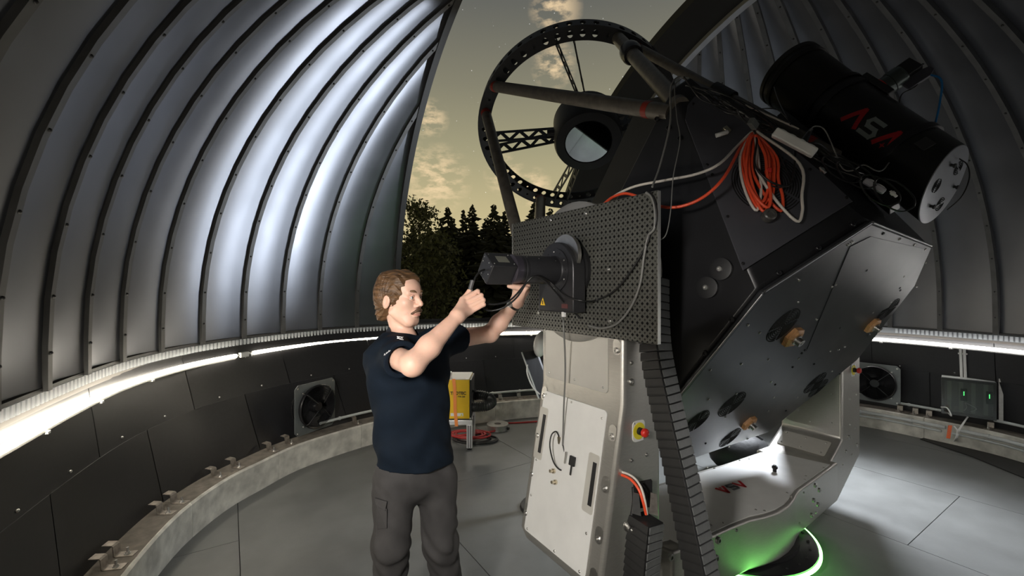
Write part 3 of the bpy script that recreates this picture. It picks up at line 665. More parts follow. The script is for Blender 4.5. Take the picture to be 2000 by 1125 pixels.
def build_telescope():
    te = thing('telescope', OM - ZX * 1.2, 'large black open-truss reflecting telescope tilted up between the fork arms', 'telescope')
    BP = OT(0, 0, -0.62)
    vp = [(1493, 572), (1705, 435), (1822, 481), (1788, 558), (1675, 703), (1500, 845), (1310, 912), (1290, 822)]
    Vb = [ray_plane(x, y, BP, OO) for x, y in vp]
    F0 = ray_plane(1312, 172, OM - AX * 0.85, AX)
    dn = (Vb[1] - Vb[0]).cross(F0 - Vb[0]).normalized()
    F1 = ray_plane(1345, 150, Vb[0], dn)
    Vf = [F0, F1, OT(0.80, 0.93, 0.37), OT(0.90, 0.80, 0.37), OT(0.95, -0.45, 0.37), OT(0.6, -0.85, 0.37), OT(-0.5, -0.85, 0.37), OT(-0.88, -0.45, 0.37)]
    b = MB(); b.loft([[p + OO * 0.03 for p in Vb], Vf]); b.build('mirror_box', M_ota, te, bevel=0.012, smooth=20)
    # the back plate: one octagon split in the sheets one can see
    cen = sum(Vb, V((0, 0, 0))) / 8
    MB().prism([cen + (p - cen) * 0.997 for p in Vb], OO * 0.028).build('back_plate', M_plate, te, bevel=0.009, bseg=3, smooth=40)
    # pale tubes along the near edges, the edge highlight put into their colour
    for i, j in ((7, 0), (0, 1), (1, 2)):
        MB().tube([Vb[i].lerp(Vb[j], 0.01) + OO * 0.004, Vb[i].lerp(Vb[j], 0.99) + OO * 0.004], 0.006, 8).build('edge_highlight', mat('highlight_pale', (0.34, 0.34, 0.35), 0.35, 0.9), te, smooth=60)
    ON = -OO
    def BPt(x, y, lift=0.0): return ray_plane(x, y, BP + ON * (0.0 + lift), OO)
    ins = MB().prism([BPt(x, y, 0.0012) for x, y in ((1660, 482), (1700, 462), (1805, 486), (1772, 556), (1735, 600), (1575, 685))], ON * 0.0015)
    ins.build('access_sheet', M_plate, te)
    for x, y, r in ((1530, 636, .105), (1740, 519, .105), (1680, 590, .10), (1735, 605, .09), (1430, 790, .10), (1592, 748, .10), (1598, 758, .09), (1362, 823, .085), (1426, 855, .09)):
        grille('vent_grille', BPt(x, y, 0.001), AX, OT_, r, 9, te, gap=12, rot=20)
    for x, y, s in ((1545, 656, 1.0), (1701, 634, .9), (1461, 824, .9)):
        c = BPt(x, y, 0.0); pad = MB(); pad.lathe(c, ON, [(0, 0.064 * s), (0.022 * s, 0.064 * s), (0.032 * s, 0.050 * s)], 6)
        po = pad.build('wooden_foot', M_brass, te)
        MB().lathe(c + ON * 0.032 * s, ON, [(0, 0.030 * s), (0.006, 0.030 * s), (0.006, 0.022 * s), (0.03, 0.022 * s), (0.03, 0.010 * s), (0.018, 0.009 * s), (0.018, 0)], 20).build('foot_bolt', M_steel, po, smooth=30)
    for x, y in ((1561, 547), (1559, 590), (1595, 624), (1625, 560), (1632, 556), (1656, 478), (1664, 473), (1725, 456), (1757, 467), (1786, 478), (1807, 487), (1808, 513), (1790, 560), (1757, 562), (1758, 567), (1692, 528), (1640, 640), (1622, 686), (1572, 684), (1566, 690), (1548, 717), (1501, 702), (1560, 700), (1461, 635), (1484, 650), (1448, 711), (1387, 723), (1384, 780), (1438, 769), (1417, 814), (1506, 746), (1514, 751), (1511, 776), (1557, 776), (1590, 711), (1637, 683), (1650, 677), (1694, 655), (1640, 730), (1558, 801), (1378, 866), (1424, 872), (1460, 857), (1500, 803), (1535, 802), (1625, 725), (1705, 610), (1740, 590), (1765, 540)):
        bolt(BPt(x, y, 0.001), ON, 0.0065, M_steel if (x + y) % 3 else M_black, te)
    # grey diagonal cover with the big round vent
    dn2 = dn if dn.dot(V((0, -1, 0))) > 0 else -dn
    q0 = Vb[0] + dn2 * 0.004
    gp = [(1338, 235), (1343, 206), (1356, 190), (1375, 188), (1440, 222), (1530, 278), (1600, 335), (1664, 394), (1450, 529)]
    gpt = [ray_plane(x, y, q0, dn) for x, y in gp]
    g = MB().prism(gpt, dn2 * 0.006).build('side_cover', M_panel, te, bevel=0.0015)
    def DP(x, y, lift=0.011): return ray_plane(x, y, Vb[0] + dn2 * lift, dn)
    ex = (DP(1666, 392) - DP(1450, 529)).normalized(); ey = dn2.cross(ex)
    c = DP(1499, 356); r = (DP(1570, 356) - c).length
    grille('fan_grille', c, ex, ey, r, 14, g, gap=9, rot=20)
    for x, y in ((1381, 322), (1391, 341), (1421, 423), (1451, 515), (1582, 331), (1654, 386), (1354, 203)): bolt(DP(x, y), dn2, 0.007, M_black, g)
    hd = MB(); hd.tube(smooth_pts([DP(1398, 265, .03), DP(1408, 262, .035), DP(1420, 258, .03)], 4), 0.011, 8); hd.build('latch_handle', M_white, g, smooth=50)
    hk = MB(); hk.box(DP(1419, 254, .02), ex * 0.012, ey * 0.018, dn2 * 0.01); hk.build('latch', mat('nickel', (0.62, 0.55, 0.42), 0.3, 1.0), g, bevel=.003)
    # left side face: bearing bolts and studs
    SPn = (Vb[0] - Vb[7]).cross(F0 - Vb[7]).normalized(); SPn = SPn if SPn.dot(AX) < 0 else -SPn
    def SPt(x, y, lift=0.0): return ray_plane(x, y, Vb[0] + SPn * lift, SPn)
    for x, y in ((1410, 526), (1383, 562)):
        cp = SPt(x, y); MB().lathe(cp, SPn, [(0, 0.05), (0.02, 0.05), (0.022, 0.04), (0.022, 0)], 24).build('bearing_cap', M_black, te, smooth=30); bolt(cp + SPn * 0.022, SPn, 0.014, M_steel, te)
    for x, y in ((1430, 624), (1377, 690), (1283, 233), (1306, 250), (1328, 270)): bolt(SPt(x, y, 0.001), SPn, 0.013, M_blackgl, te)
    for x, y in ((1521, 533), (1598, 484), (1665, 438)): bolt(ray_plane(x, y, Vb[0] + dn2 * 0.001, dn), dn2, 0.012, M_blackgl, te)
    # shroud ahead of the box
    cf = sum(Vf, V((0, 0, 0))) / 8
    sh0 = [cf + (p - cf) * 0.93 for p in Vf]; sh1 = [cf + (p - cf) * 0.80 + OO * 0.34 for p in Vf]
    MB().loft([sh0, sh1], cap=False).build('front_shroud', mat('shroud_black', (0.016, 0.016, 0.016), 0.55), te, solid=0.012)
    MB().loft([[cf + (p - cf) * 0.6 - OO * 0.05 for p in Vf], [cf + (p - cf) * 0.6 - OO * 0.04 for p in Vf]]).build('primary_mirror', mat('mirror', (0.85, 0.87, 0.88), 0.03, 1.0), te)
    # top ring: drilled annular plates joined by a drilled band
    def drilled(fn, n, m=1, hole=0.36):
        """fn(s, t) maps the strip; n cells along s, one round hole each"""
        g = MB(); K = 12
        for i in range(n):
            s0, s1 = i / n, (i + 1) / n; sc, sw = (s0 + s1) / 2, (s1 - s0) / 2
            big = i % 6 != 5
            hs = hole if big else hole * 0.45
            P = []
            for k in range(K):
                a = 2 * math.pi * (k + 0.5) / K; c_, s_ = math.cos(a), math.sin(a); q = max(abs(c_), abs(s_))
                P.append((fn(sc + sw * c_ / q, 0.5 + 0.5 * s_ / q), fn(sc + sw * hs * c_ * 1.35, 0.5 + hs * s_ * 0.8)))
            o = len(g.v); g.v += [p for pr in P for p in pr]
            for k in range(K): a, b_ = o + 2 * k, o + 2 * ((k + 1) % K); g.f.append([a, b_, b_ + 1, a + 1])
        return g
    TW = 2 * math.pi
    rm = mat('ring_black', (0.035, 0.035, 0.037), 0.4, 0.4)
    tr = drilled(lambda s, t: ring_pt(s * TW, RR - 0.10 + 0.10 * t, -0.06), 54).build('ring_plate', rm, te, solid=0.012)
    drilled(lambda s, t: ring_pt(s * TW, RR - 0.10 + 0.10 * t, 0.06), 54).build('ring_plate', rm, te, solid=0.012)
    drilled(lambda s, t: ring_pt(s * TW, RR, -0.06 + 0.12 * t), 54, hole=0.34).build('ring_band', rm, te, solid=0.01)
    n = 96
    MB().loft([[ring_pt(TW * i / n, r, o) for i in range(n)] for r, o in ((RR, -.068), (RR + .012, -.068), (RR + .012, -.05), (RR, -.05), (RR, -.068))], cap=False).build('ring_lip', rm, te, smooth=30)
    # truss tubes with red collars
    def strut(p0, p1, r, col=True):
        d = (p1 - p0).normalized(); t = MB().cyl(p0 - d * .03, p1 + d * .14, r, n=20).build('truss_tube', M_tubegrey, te, smooth=40)
        if col:
            for a, s in ((p0, 1), (p1, -1)): MB().cyl(a + d * s * 0.0, a + d * s * 0.04, r * 1.03, n=20).build('collar', M_collar, t, smooth=40)
        return t
    strut(ring_near(972, 172, RR - .05, -.06), px(1272, 215, 2.32), 0.044)
    strut(ring_near(957, 222, RR - .05, -.06), px(1034, 545, 2.78), 0.044)
    t3 = strut(ring_near(1210, 66, RR - .05, -.06), px(1312, 190, 2.28), 0.046, False)
    pa, pb = px(1234, 88, 2.86), px(1252, 110, 2.76)
    a3 = ring_near(1210, 66, RR - .05, -.06); e3 = px(1312, 190, 2.28); d3 = (e3 - a3)
    MB().lathe(a3 + d3 * 0.28, d3, [(0, .05), (0.0, .068), (0.03, .072), (0.10, .072), (0.13, .062), (0.13, .05)], 28).build('tube_clamp', M_blackgl, te, smooth=30)
    a4 = ring_near(1250, 80, RR - .05, -.06); e4 = px(1590, 282, 2.42); strut(a4, e4, 0.034)
    d4 = e4 - a4; MB().lathe(a4 + d4 * 0.52, d4, [(0, .034), (0, .05), (0.16, .05), (0.16, .034)], 24).build('tube_clamp', M_black, te, smooth=30)
    strut(ring_near(1056, 388, RR - .05, -.06), px(1052, 470, 3.3), 0.05)
    # spider vanes: lattice pairs from ring to the secondary cell
    SC = RC + RE1 * 0.10 - RN * 0.02
    for th in (100, 190, 262, 10):
        for dth in (-5, 5):
            p0 = ring_pt(R_(th + dth), RR - 0.09, 0.0); dd = (p0 - RC).normalized(); p1 = SC + dd * 0.26
            g = MB(); wv = RN * 0.09
            side = dd.cross(RN).normalized() * 0.004
            q = 7
            for s in (-1, 1): g.box((p0 + p1) / 2 + wv * s * 0.8, (p1 - p0) / 2, side, RN * 0.016)
            for i in range(q):
                a_ = p0.lerp(p1, i / q) + wv * (0.8 if i % 2 else -0.8); b_ = p0.lerp(p1, (i + 1) / q) + wv * (-0.8 if i % 2 else 0.8)
                dv = (b_ - a_); g.box((a_ + b_) / 2, dv / 2, side, dv.normalized().cross(side.normalized()) * 0.016)
            g.build('spider_vane', M_black, te)
    cell = MB().lathe(SC - RN * 0.22, RN, [(0.02, 0.0), (0.02, 0.205), (0, 0.21), (0, 0.285), (0.04, 0.30), (0.34, 0.30), (0.38, 0.24), (0.38, 0)], 48).build('secondary_cell', M_black, te, smooth=30)
    MB().lathe(SC - RN * 0.215, RN, [(0, 0), (0, 0.20), (0.012, 0.20)], 48).build('secondary_mirror', mat('mirror', (0.85, 0.87, 0.88), 0.03, 1.0), cell, smooth=30)
    MB().cyl(SC - RE1 * 0.30 - RN * 0.05, SC - RE1 * 0.36 - RN * 0.05, 0.035, n=16).build('cell_motor', M_black, cell, smooth=40)
    return te, Vb, Vf, DP, dn2
TE, VB, VF, DPT, DN2 = build_telescope()

# ------------------------------------------------------------------ optical board and instrument
def build_board():
    bd = thing('optical_breadboard', FK(0, 0.1, 1.50), 'black drilled optical breadboard mounted on the side of the fork', 'breadboard')
    M_board = mat('board_black', (0.095, 0.095, 0.084), 0.38, 0.25, var=0.1, vscale=6)
    nu, nz = 41, 23; v0, v1, z0, z1 = -0.527, 0.527, 1.50, 2.10; K = 8; g = MB()
    cw, chh = (v1 - v0) / nu, (z1 - z0) / nz; r = 0.0042
    for i in range(nu):
        for j in range(nz):
            cv, cz = v0 + (i + .5) * cw, z0 + (j + .5) * chh; o = len(g.v)
            for k in range(K):
                a = 2 * math.pi * (k + .5) / K; c_, s_ = math.cos(a), math.sin(a); q = max(abs(c_), abs(s_))
                g.v += [FK(-0.0, cv + cw / 2 * c_ / q, cz + chh / 2 * s_ / q), FK(0, cv + r * c_, cz + r * s_), FK(0.011, cv + r * c_, cz + r * s_)]
            for k in range(K):
                a, b = o + 3 * k, o + 3 * ((k + 1) % K); g.f += [[a, b, b + 1, a + 1], [a + 1, b + 1, b + 2, a + 2]]
    me = bpy.data.meshes.new('drilled_plate'); me.from_pydata([tuple(p) for p in g.v], [], g.f)
    link('drilled_plate', me, M_board, bd)
    m = MB(); m.box(FK(0.0125, 0, 1.80), AX * 0.0015, HX * 0.527, ZX * 0.30); m.build('plate_back', M_slot, bd)
    for (c, x, z) in ((FK(0.006, 0.528, 1.80), HX * 0.001, ZX * 0.3), (FK(0.006, -0.528, 1.80), HX * 0.001, ZX * 0.3)):
        MB().box(c, AX * 0.0085, x, z).build('plate_edge', mat('edge_alu', (0.55, 0.55, 0.53), 0.4, 0.8), bd)
    for z in (1.4993, 2.1007): MB().box(FK(0.006, 0, z), AX * 0.0085, HX * 0.529, ZX * 0.0008).build('plate_edge', M_board, bd)
    for x, y in ((1077, 430), (1145, 417), (1190, 526), (1192, 627), (1053, 611)):
        p = ray_plane(x, y, FK(0, 0, 0), AX); bolt(p - AX * 0.002, -AX, 0.009, M_steel, bd)
build_board()

def build_instrument():
    zc = 1.805
    it = thing('instrument_camera', FK(-0.03, 0, 1.6), 'black cylindrical camera instrument on a rounded rotator housing, fixed to the breadboard', 'camera')
    M_in = mat('instrument_black', (0.035, 0.035, 0.038), 0.33, 0.4, var=0.1)
    P = [FK(-0.02, -0.135, 1.605), FK(-0.02, 0.135, 1.605)] + [FK(-0.02, 0.135 * math.cos(R_(a)), zc + 0.135 * math.sin(R_(a))) for a in range(0, 181, 8)]
    MB().prism(P, -AX * 0.075).build('rotator_housing', M_in, it, bevel=0.006, smooth=40)
    MB().lathe(FK(0.0, 0, zc), -AX, [(0, 0.15), (0.02, 0.15)], 40).build('mounting_flange', M_black, it, smooth=30)
    MB().lathe(FK(-0.05, 0.04, zc + 0.07), -AX, [(0, 0.10), (0.02, 0.10)], 30).build('spacer_ring', M_steel, it, smooth=30)
    MB().lathe(FK(-0.095, 0, zc), -AX, [(0, 0.105), (0.006, 0.105), (0.007, 0.07), (0.012, 0.066), (0.18, 0.064), (0.185, 0.062), (0.187, 0.064), (0.20, 0.064), (0.202, 0.061), (0.206, 0.061), (0.208, 0.065), (0.245, 0.065)], 40).build('lens_tube', M_in, it, smooth=30)
    MB().lathe(FK(-0.315, 0, zc), -AX, [(0, 0.066), (0.034, 0.066), (0.038, 0.058)], 40).build('focus_ring', mat('violet_black', (0.075, 0.068, 0.085), 0.35, 0.6), it, smooth=30)
    s = 0.072; e1 = (HX + ZX * 0.12).normalized(); e2 = (ZX - HX * 0.12).normalized()
    q = [FK(-0.352, 0, zc) + e1 * s * a + e2 * s * b for a, b in ((1, 0), (0, 1), (-1, 0), (0, -1))]
    hd = MB().prism(q, -AX * 0.125).build('camera_head', M_in, it, bevel=0.004, smooth=30)
    fc = FK(-0.477, 0, zc)
    w = MB(); nn = (e1 + e2).normalized(); tt = (e2 - e1).normalized()
    w.box(FK(-0.41, 0, zc) + nn * s * 0.708, AX * 0.028, tt * 0.022, nn * 0.001); w.build('type_plate', mat('label_grey', (0.16, 0.16, 0.13), 0.3), hd)
    for d1, d2 in ((.5, .25), (-.2, .5), (.3, -.4), (-.5, -.2), (0, .72), (.72, 0)): bolt(fc + e1 * s * d1 + e2 * s * d2, -AX, 0.003, M_steel, hd)
    for u_ in (-0.365, -0.465):
        for t_ in (-.034, .034): bolt(FK(u_, 0, zc) + nn * s * 0.709 + tt * t_, nn, 0.003, M_steel, hd)
    for a in range(0, 360, 30): bolt(FK(-0.101, 0.088 * math.cos(R_(a)), zc + 0.088 * math.sin(R_(a))), -AX, 0.004, M_steel if a % 60 else M_black, it)
    for u_, a in ((-.13, 40), (-.13, 80), (-.28, 60), (-.28, 95), (-.33, 70), (-.22, 50)): bolt(FK(u_, 0.064 * math.cos(R_(a)), zc + 0.064 * math.sin(R_(a))), HX * math.cos(R_(a)) + ZX * math.sin(R_(a)), 0.003, M_steel, it)
    tc = FK(-0.0965, -0.095, 1.652)
    tr = MB().prism([tc + HX * -0.020 - ZX * 0.018, tc + HX * 0.020 - ZX * 0.018, tc + ZX * 0.020], -AX * 0.001).build('warning_triangle', mat('warning_yellow', (0.85, 0.55, 0.02), 0.4), it)
    MB().prism([tc - AX * 0.001 + HX * -0.003 - ZX * 0.013, tc - AX * 0.001 + HX * 0.003 - ZX * 0.013, tc - AX * 0.001 + HX * 0.004 + ZX * 0.006, tc - AX * 0.001 - HX * 0.004 + ZX * 0.006], -AX * 0.0006).build('warning_mark', M_black, tr)
    MB().box(FK(-0.0965, 0.075, 1.635), HX * 0.022, ZX * 0.010, AX * 0.001).build('serial_label', mat('label_red', (0.10, 0.03, 0.03), 0.4), it)
build_instrument()

# ------------------------------------------------------------------ piggyback telescope
def build_scope():
    rc, fc = px(1843, 362, 2.20), px(1560, 158, 2.80); D = (fc - rc).normalized(); Ln = (fc - rc).length
    U = ZX + AX * 0.30; U = (U - D * U.dot(D)).normalized(); S = D.cross(U)
    r = 0.178
    sc = thing('piggyback_telescope', rc - U * r, 'black carbon tube telescope with red and grey lettering riding on the big telescope', 'telescope')
    M_carb = mat('carbon_black', (0.010, 0.010, 0.010), 0.30, 0.0, var=0.2, vscale=120, coat=0.3)
    M_dew = mat('dew_shield', (0.022, 0.020, 0.017), 0.34, 0.5, var=0.1)
    SX = D.cross(ZX).normalized(); SY = D.cross(SX)
    def oblique(g, hmax=0.06):                     # the rear end is cut slightly aslant
        for i, p in enumerate(g.v):
            h = (p - rc).dot(D)
            if h < hmax: q = p - rc - D * h; g.v[i] = p + D * (0.0 * q.dot(SX) - 0.5 * q.dot(SY))
        return g
    def obl(p): q = p - rc - D * (p - rc).dot(D); return p + D * (0.0 * q.dot(SX) - 0.5 * q.dot(SY))
    PN = SX.cross(SY - D * 0.5).normalized(); PN = PN if PN.dot(D) < 0 else -PN
    oblique(MB().lathe(rc, D, [(0.0, r - .004), (0.004, r), (0.12, r), (Ln - .28, r), (Ln - .28, r - .01)], 56)).build('tube', M_carb, sc, smooth=30)
    MB().lathe(rc + D * (Ln - .30), D, [(0, r), (0, r + .012), (0.022, r + .014), (0.03, r + .004), (0.30, r + .016), (0.30, r + .024), (0.325, r + .026), (0.335, r + .018), (0.36, r + .018), (0.365, r + .026), (0.39, r + .026), (0.39, r + .006), (0.06, r - .01)], 56, cap=False).build('dew_shield', M_dew, sc, smooth=30)
    ep = oblique(MB().lathe(rc - D * 0.006, D, [(0, 0), (0, r - .012), (0.004, r - .002), (0.008, r - .002)], 56)).build('end_plate', mat('plate_pale_grey', (0.42, 0.43, 0.46), 0.4, 0.4, var=0.05), sc, smooth=30)
    for a in (90, 210, 330):
        c = rc - D * 0.0065 + (S * math.cos(R_(a)) + U * math.sin(R_(a))) * 0.095
        e1 = (U - PN * U.dot(PN)).normalized(); e2 = PN.cross(e1); grille('vent_spiral', obl(c) + PN * .0005, e1, e2, 0.036, 4, ep, gap=40, rot=a, bars=2)
    for a in (30, 150, 270):
        k = rc - D * 0.007 + (S * math.cos(R_(a)) + U * math.sin(R_(a))) * 0.105
        MB().lathe(obl(k), PN, [(0, .007), (.012, .007), (.013, .011), (.02, .011)], 12).build('adjusting_screw', M_black, ep, smooth=30)
    # lettering wrapped on the tube
    def on_tube(x, y):
        ray = V(((x - 1000) / F, 1, -(y - 562.5) / F)); o = V((0, 0, CH)); w = o - rc
        a = ray - D * ray.dot(D); b = w - D * w.dot(D)
        A, B, C = a.dot(a), a.dot(b), b.dot(b) - r * r
        return o + ray * ((-B - math.sqrt(max(0, B * B - A * C))) / A)
    lc = on_tube(1702, 250); h0 = (lc - rc).dot(D); rad = (lc - rc - D * h0).normalized(); tan = rad.cross(-D).normalized()
    if tan.z < 0: tan = -tan
    def surf(x, y, z):
        th = y / r; return rc + D * (h0 - x) + (rad * math.cos(th) + tan * math.sin(th)) * (r + 0.0008 + z)
    asa_logo(sc, lc, -D, tan, 0.098, M_logo_lt, surf)
    # side vent pocket
    vc = on_tube(1806, 281); hv = (vc - rc).dot(D); rv = (vc - rc - D * hv).normalized(); tv = rv.cross(D).normalized()
    MB().box(vc, D * 0.030, tv * 0.030, rv * 0.006).build('side_vent', mat('vent_dark', (0.03, 0.03, 0.03), 0.6), sc, bevel=.003)
    # saddle rail and clamps
    MB().box(rc + D * (Ln * 0.45) - U * (r + 0.03), D * (Ln * 0.42), S * 0.045, U * 0.028).build('saddle_rail', M_blackgl, sc, bevel=.004)
    MB().box(rc + D * (Ln * 0.40) - U * (r + 0.10), D * 0.16, S * 0.06, U * 0.05).build('saddle_block', M_blackgl, sc, bevel=.004)
    for t in (0.22, 0.66):
        MB().lathe(rc + D * (Ln * t), D, [(0, r), (0, r + .012), (.035, r + .012), (.035, r)], 56, cap=False).build('tube_ring', M_blackgl, sc, smooth=30)
    # imaging camera standing on the tube
    cb = on_tube(1668, 176); hb = (cb - rc).dot(D); base = rc + D * hb + U * (r - 0.01)
    cu = (U + D * -0.05).normalized()
    foc = MB().box(base + cu * 0.012, D * 0.10, S * 0.085, cu * 0.018).build('focuser_base', M_black, sc, bevel=.006)
    MB().lathe(base + cu * 0.03, cu, [(0, .062), (.008, .062), (.008, .058), (.014, .058)], 32).build('red_ring', M_red, sc, smooth=30)
    MB().lathe(base + cu * 0.043, cu, [(0, .055), (.035, .055), (.037, .060), (.09, .060), (.092, .056), (.10, .056)], 32).build('camera_barrel', mat('barrel_green_grey', (0.07, 0.085, 0.08), 0.35, 0.5), sc, smooth=30)
    cbd = MB().box(base + cu * 0.175, D * 0.045, S * 0.04, cu * 0.035).build('fan_block', M_black, sc, bevel=.004)
    grille('cooling_fan', base + cu * 0.2105, D, S, 0.033, 4, cbd, m=mat('fan_wire', (0.10, 0.10, 0.07), 0.4, 0.8), gap=20)
    MB().prism([base - S * 0.01 - D * 0.05 + cu * h + D * d for d, h in ((-.055, .10), (.015, .10), (.015, .18), (-.005, .235), (-.035, .235), (-.055, .20))], S * 0.02).build('camera_side', mat('camera_grey', (0.055, 0.055, 0.07), 0.45), sc, bevel=.003)
    return rc, D, U, S, r, base, cu, Ln
SC_RC, SC_D, SC_U, SC_S, SC_R, SC_BASE, SC_CU, SC_L = build_scope()

# ------------------------------------------------------------------ cables
M_cb = mat('cable_black', (0.012, 0.012, 0.012), 0.38)
M_cg = mat('cable_grey', (0.16, 0.16, 0.15), 0.4)
M_cw = mat('cable_white', (0.62, 0.58, 0.52), 0.42)
M_co = mat('cable_orange', (0.80, 0.085, 0.03), 0.38)
M_cr = mat('cable_red', (0.42, 0.03, 0.03), 0.4)
M_cblue = mat('cable_blue', (0.01, 0.16, 0.42), 0.4)
def cable(label, pts, r, m, n=8, group=None, nn=8):
    g = MB(); g.tube(smooth_pts(pts, n), r, nn); o = g.build('cable', m, None, smooth=60)
    return tag(o, label, 'cable', group)
def D_(x, y, l=0.02): return DPT(x, y, l)
# orange and white bundle hanging over the side cover
def coil(label, m, r, loops, tail, seed):
    rnd = random.Random(seed); P = [*tail]
    for (xt, yt, xl, yl, xb, yb, xr, yr, l) in loops:
        P += [D_(xt, yt, l), D_(xl, (yt + yl) / 2, l + .004), D_(xl, yl, l), D_((xl + xb) / 2 - 3, (yl + yb) / 2 + 8, l), D_(xb, yb, l + .004), D_((xb + xr) / 2 + 6, (yb + yr) / 2 + 4, l + .006), D_(xr, yr, l + .012), D_(xr - 4, (yr + yt) / 2, l + .012)]
    P.append(D_(loops[-1][0] + 3, loops[-1][1], loops[-1][8] + .01))
    cable(label, P, r, m, 6)
coil('thick orange cable coiled in long loops over the round vent, one end trailing left', M_co, 0.0066,
     [(1468, 262, 1449, 330, 1484, 408, 1507, 350, .030), (1472, 260, 1455, 325, 1492, 413, 1512, 345, .044), (1470, 263, 1463, 330, 1488, 395, 1502, 330, .056), (1476, 262, 1470, 335, 1525, 412, 1520, 350, .040), (1473, 264, 1459, 350, 1500, 405, 1498, 340, .068)],
     [px(1180, 398, 2.12), px(1197, 385, 2.05), px(1222, 378, 1.98), px(1250, 386, 1.94), px(1290, 403, 1.88), px(1330, 403, 1.84), px(1375, 384, 1.80), px(1415, 345, 1.80), D_(1446, 288, .04)], 3)
coil('white cable looped beside the orange coil, its widest loop hanging lowest', M_cw, 0.0062,
     [(1470, 257, 1447, 340, 1478, 411, 1483, 330, .034), (1474, 256, 1478, 330, 1556, 432, 1566, 385, .062)],
     [px(1178, 402, 2.16), px(1200, 383, 2.08), px(1240, 364, 2.0), px(1300, 352, 1.92), px(1360, 340, 1.86), px(1405, 320, 1.83), D_(1440, 285, .045)], 4)
cable('glossy black cable looped loosely over the orange coil', [D_(1462, 236, .05), D_(1478, 270, .08), D_(1474, 320, .085), D_(1500, 352, .085), D_(1535, 364, .08), D_(1547, 350, .075), D_(1553, 310, .07), D_(1550, 280, .06), D_(1520, 262, .05), D_(1485, 255, .05)], 0.0045, M_cb)
cable('second thin black cable beside the orange coil, ending low on the vent', [D_(1490, 262, .06), D_(1515, 290, .06), D_(1535, 330, .06), D_(1545, 358, .06), D_(1520, 366, .07), D_(1498, 356, .07), D_(1482, 330, .07)], 0.0032, M_cb)
pl = MB(); c = D_(1498, 424, .045); pl.lathe(c, DN2, [(0, .027), (.03, .027), (.034, .022), (.034, .014), (.028, .012), (.028, 0)], 24)
tag(pl.build('power_plug', mat('plug_dark', (0.07, 0.065, 0.06), 0.35), None, smooth=30), 'round dark plug hanging at the bottom end of the orange cable coil', 'plug')
cl = MB(); cl.box(D_(1500, 334, .075), V((1, 0, 0)) * .011, ZX * .009, DN2 * .012); tag(cl.build('cable_tie', M_red, None, bevel=.003), 'small red strap holding the orange cable coil together', 'cable tie')
# power strips and clutter along the top edge of the telescope box
def strip(c0, c1, w, h, label, m, sockets):
    d = (c1 - c0).normalized(); s = d.cross(ZX).normalized(); u = s.cross(d)
    t = thing('power_strip', c0.lerp(c1, .5) - u * h, label, 'power strip')
    MB().box(c0.lerp(c1, .5), (c1 - c0) / 2, s * w, u * h).build('strip_body', m, t, bevel=.006)
    for k in range(sockets):
        q = c0.lerp(c1, (k + .7) / (sockets + .4)) + u * h; MB().lathe(q, u, [(0, .016), (.002, .016), (.002, .013), (-.004, .012), (-.004, 0)], 16).build('socket', M_grey, t, smooth=30)
    return d, s, u
d, s, u = strip(px(1512, 258, 1.90), px(1592, 300, 1.83), .020, .020, 'white power strip lying among cables beside the orange coil', M_white, 4)
strip(px(1688, 352, 1.86), px(1728, 375, 1.82), .016, .012, 'pale power adapter bar under the piggyback telescope', mat('adapter_pale', (0.42, 0.42, 0.47), 0.45), 2)
bx_ = MB(); bx_.box(px(1440, 216, 1.96), (px(1475, 240, 1.92) - px(1405, 192, 2.0)) / 2, DN2 * .02, V((0, 0, .016))); tag(bx_.build('control_box', M_blackgl, None, bevel=.004), 'slim black control box lying along the top edge of the telescope', 'control box')
b2 = MB(); b2.box(px(1471, 242, 1.90), V((.016, .008, -.012)), V((-.004, .012, .004)), V((.008, 0, .014))); tag(b2.build('relay_box', mat('clear_grey', (0.12, 0.125, 0.12), 0.2), None, bevel=.003), 'small grey relay box above the start of the orange coil', 'relay box')
b3 = MB(); b3.tube([px(1566, 286, 1.86), px(1575, 268, 1.86), px(1585, 252, 1.87)], [.016, .012, .007], 10); tag(b3.build('mains_plug', M_blackgl, None, smooth=40), 'black mains plug standing up from the white power strip', 'plug')
for i, (x, y) in enumerate(((1607, 333), (1745, 379))):
    q = MB(); a, b_ = px(x - 6, y - 6, 1.84), px(x + 9, y + 8, 1.82); q.lathe(a, b_ - a, [(0, .005), (.008, .005), (.008, .009), (.02, .009), (.02, .006), (.034, .006)], 12)
    tag(q.build('connector', M_steel if i == 0 else M_white, None, smooth=40), ('metal threaded connector lying among the black cables' if i == 0 else 'white cable connector near the lower end of the piggyback telescope'), 'connector')
rnd = random.Random(11)
def ledge(t, off=0.0, dY=0.0):        # runs down the top edge from its front to the back plate corner
    X = 1335 + (1800 - 1335) * t; Yp = 158 + (408 - 158) * t + off
    return px(X, Yp, 2.02 - 0.20 * t + dY)
LB = ('thin black cable among the tangle along the top edge of the telescope', 'tangled black cables on the telescope top edge')
for k in range(16):
    t0 = rnd.uniform(0.0, 0.55); ln = rnd.uniform(0.18, 0.42); n = rnd.randint(4, 7); sag = rnd.uniform(-18, 14)
    P = [ledge(t0 + ln * i / n, sag * math.sin(math.pi * i / n) + rnd.uniform(-9, 9), rnd.uniform(-.05, .03)) for i in range(n + 1)]
    o = cable(LB[0], P, rnd.choice((.0022, .0028, .0036)), M_cb, 6, LB[1], 6)
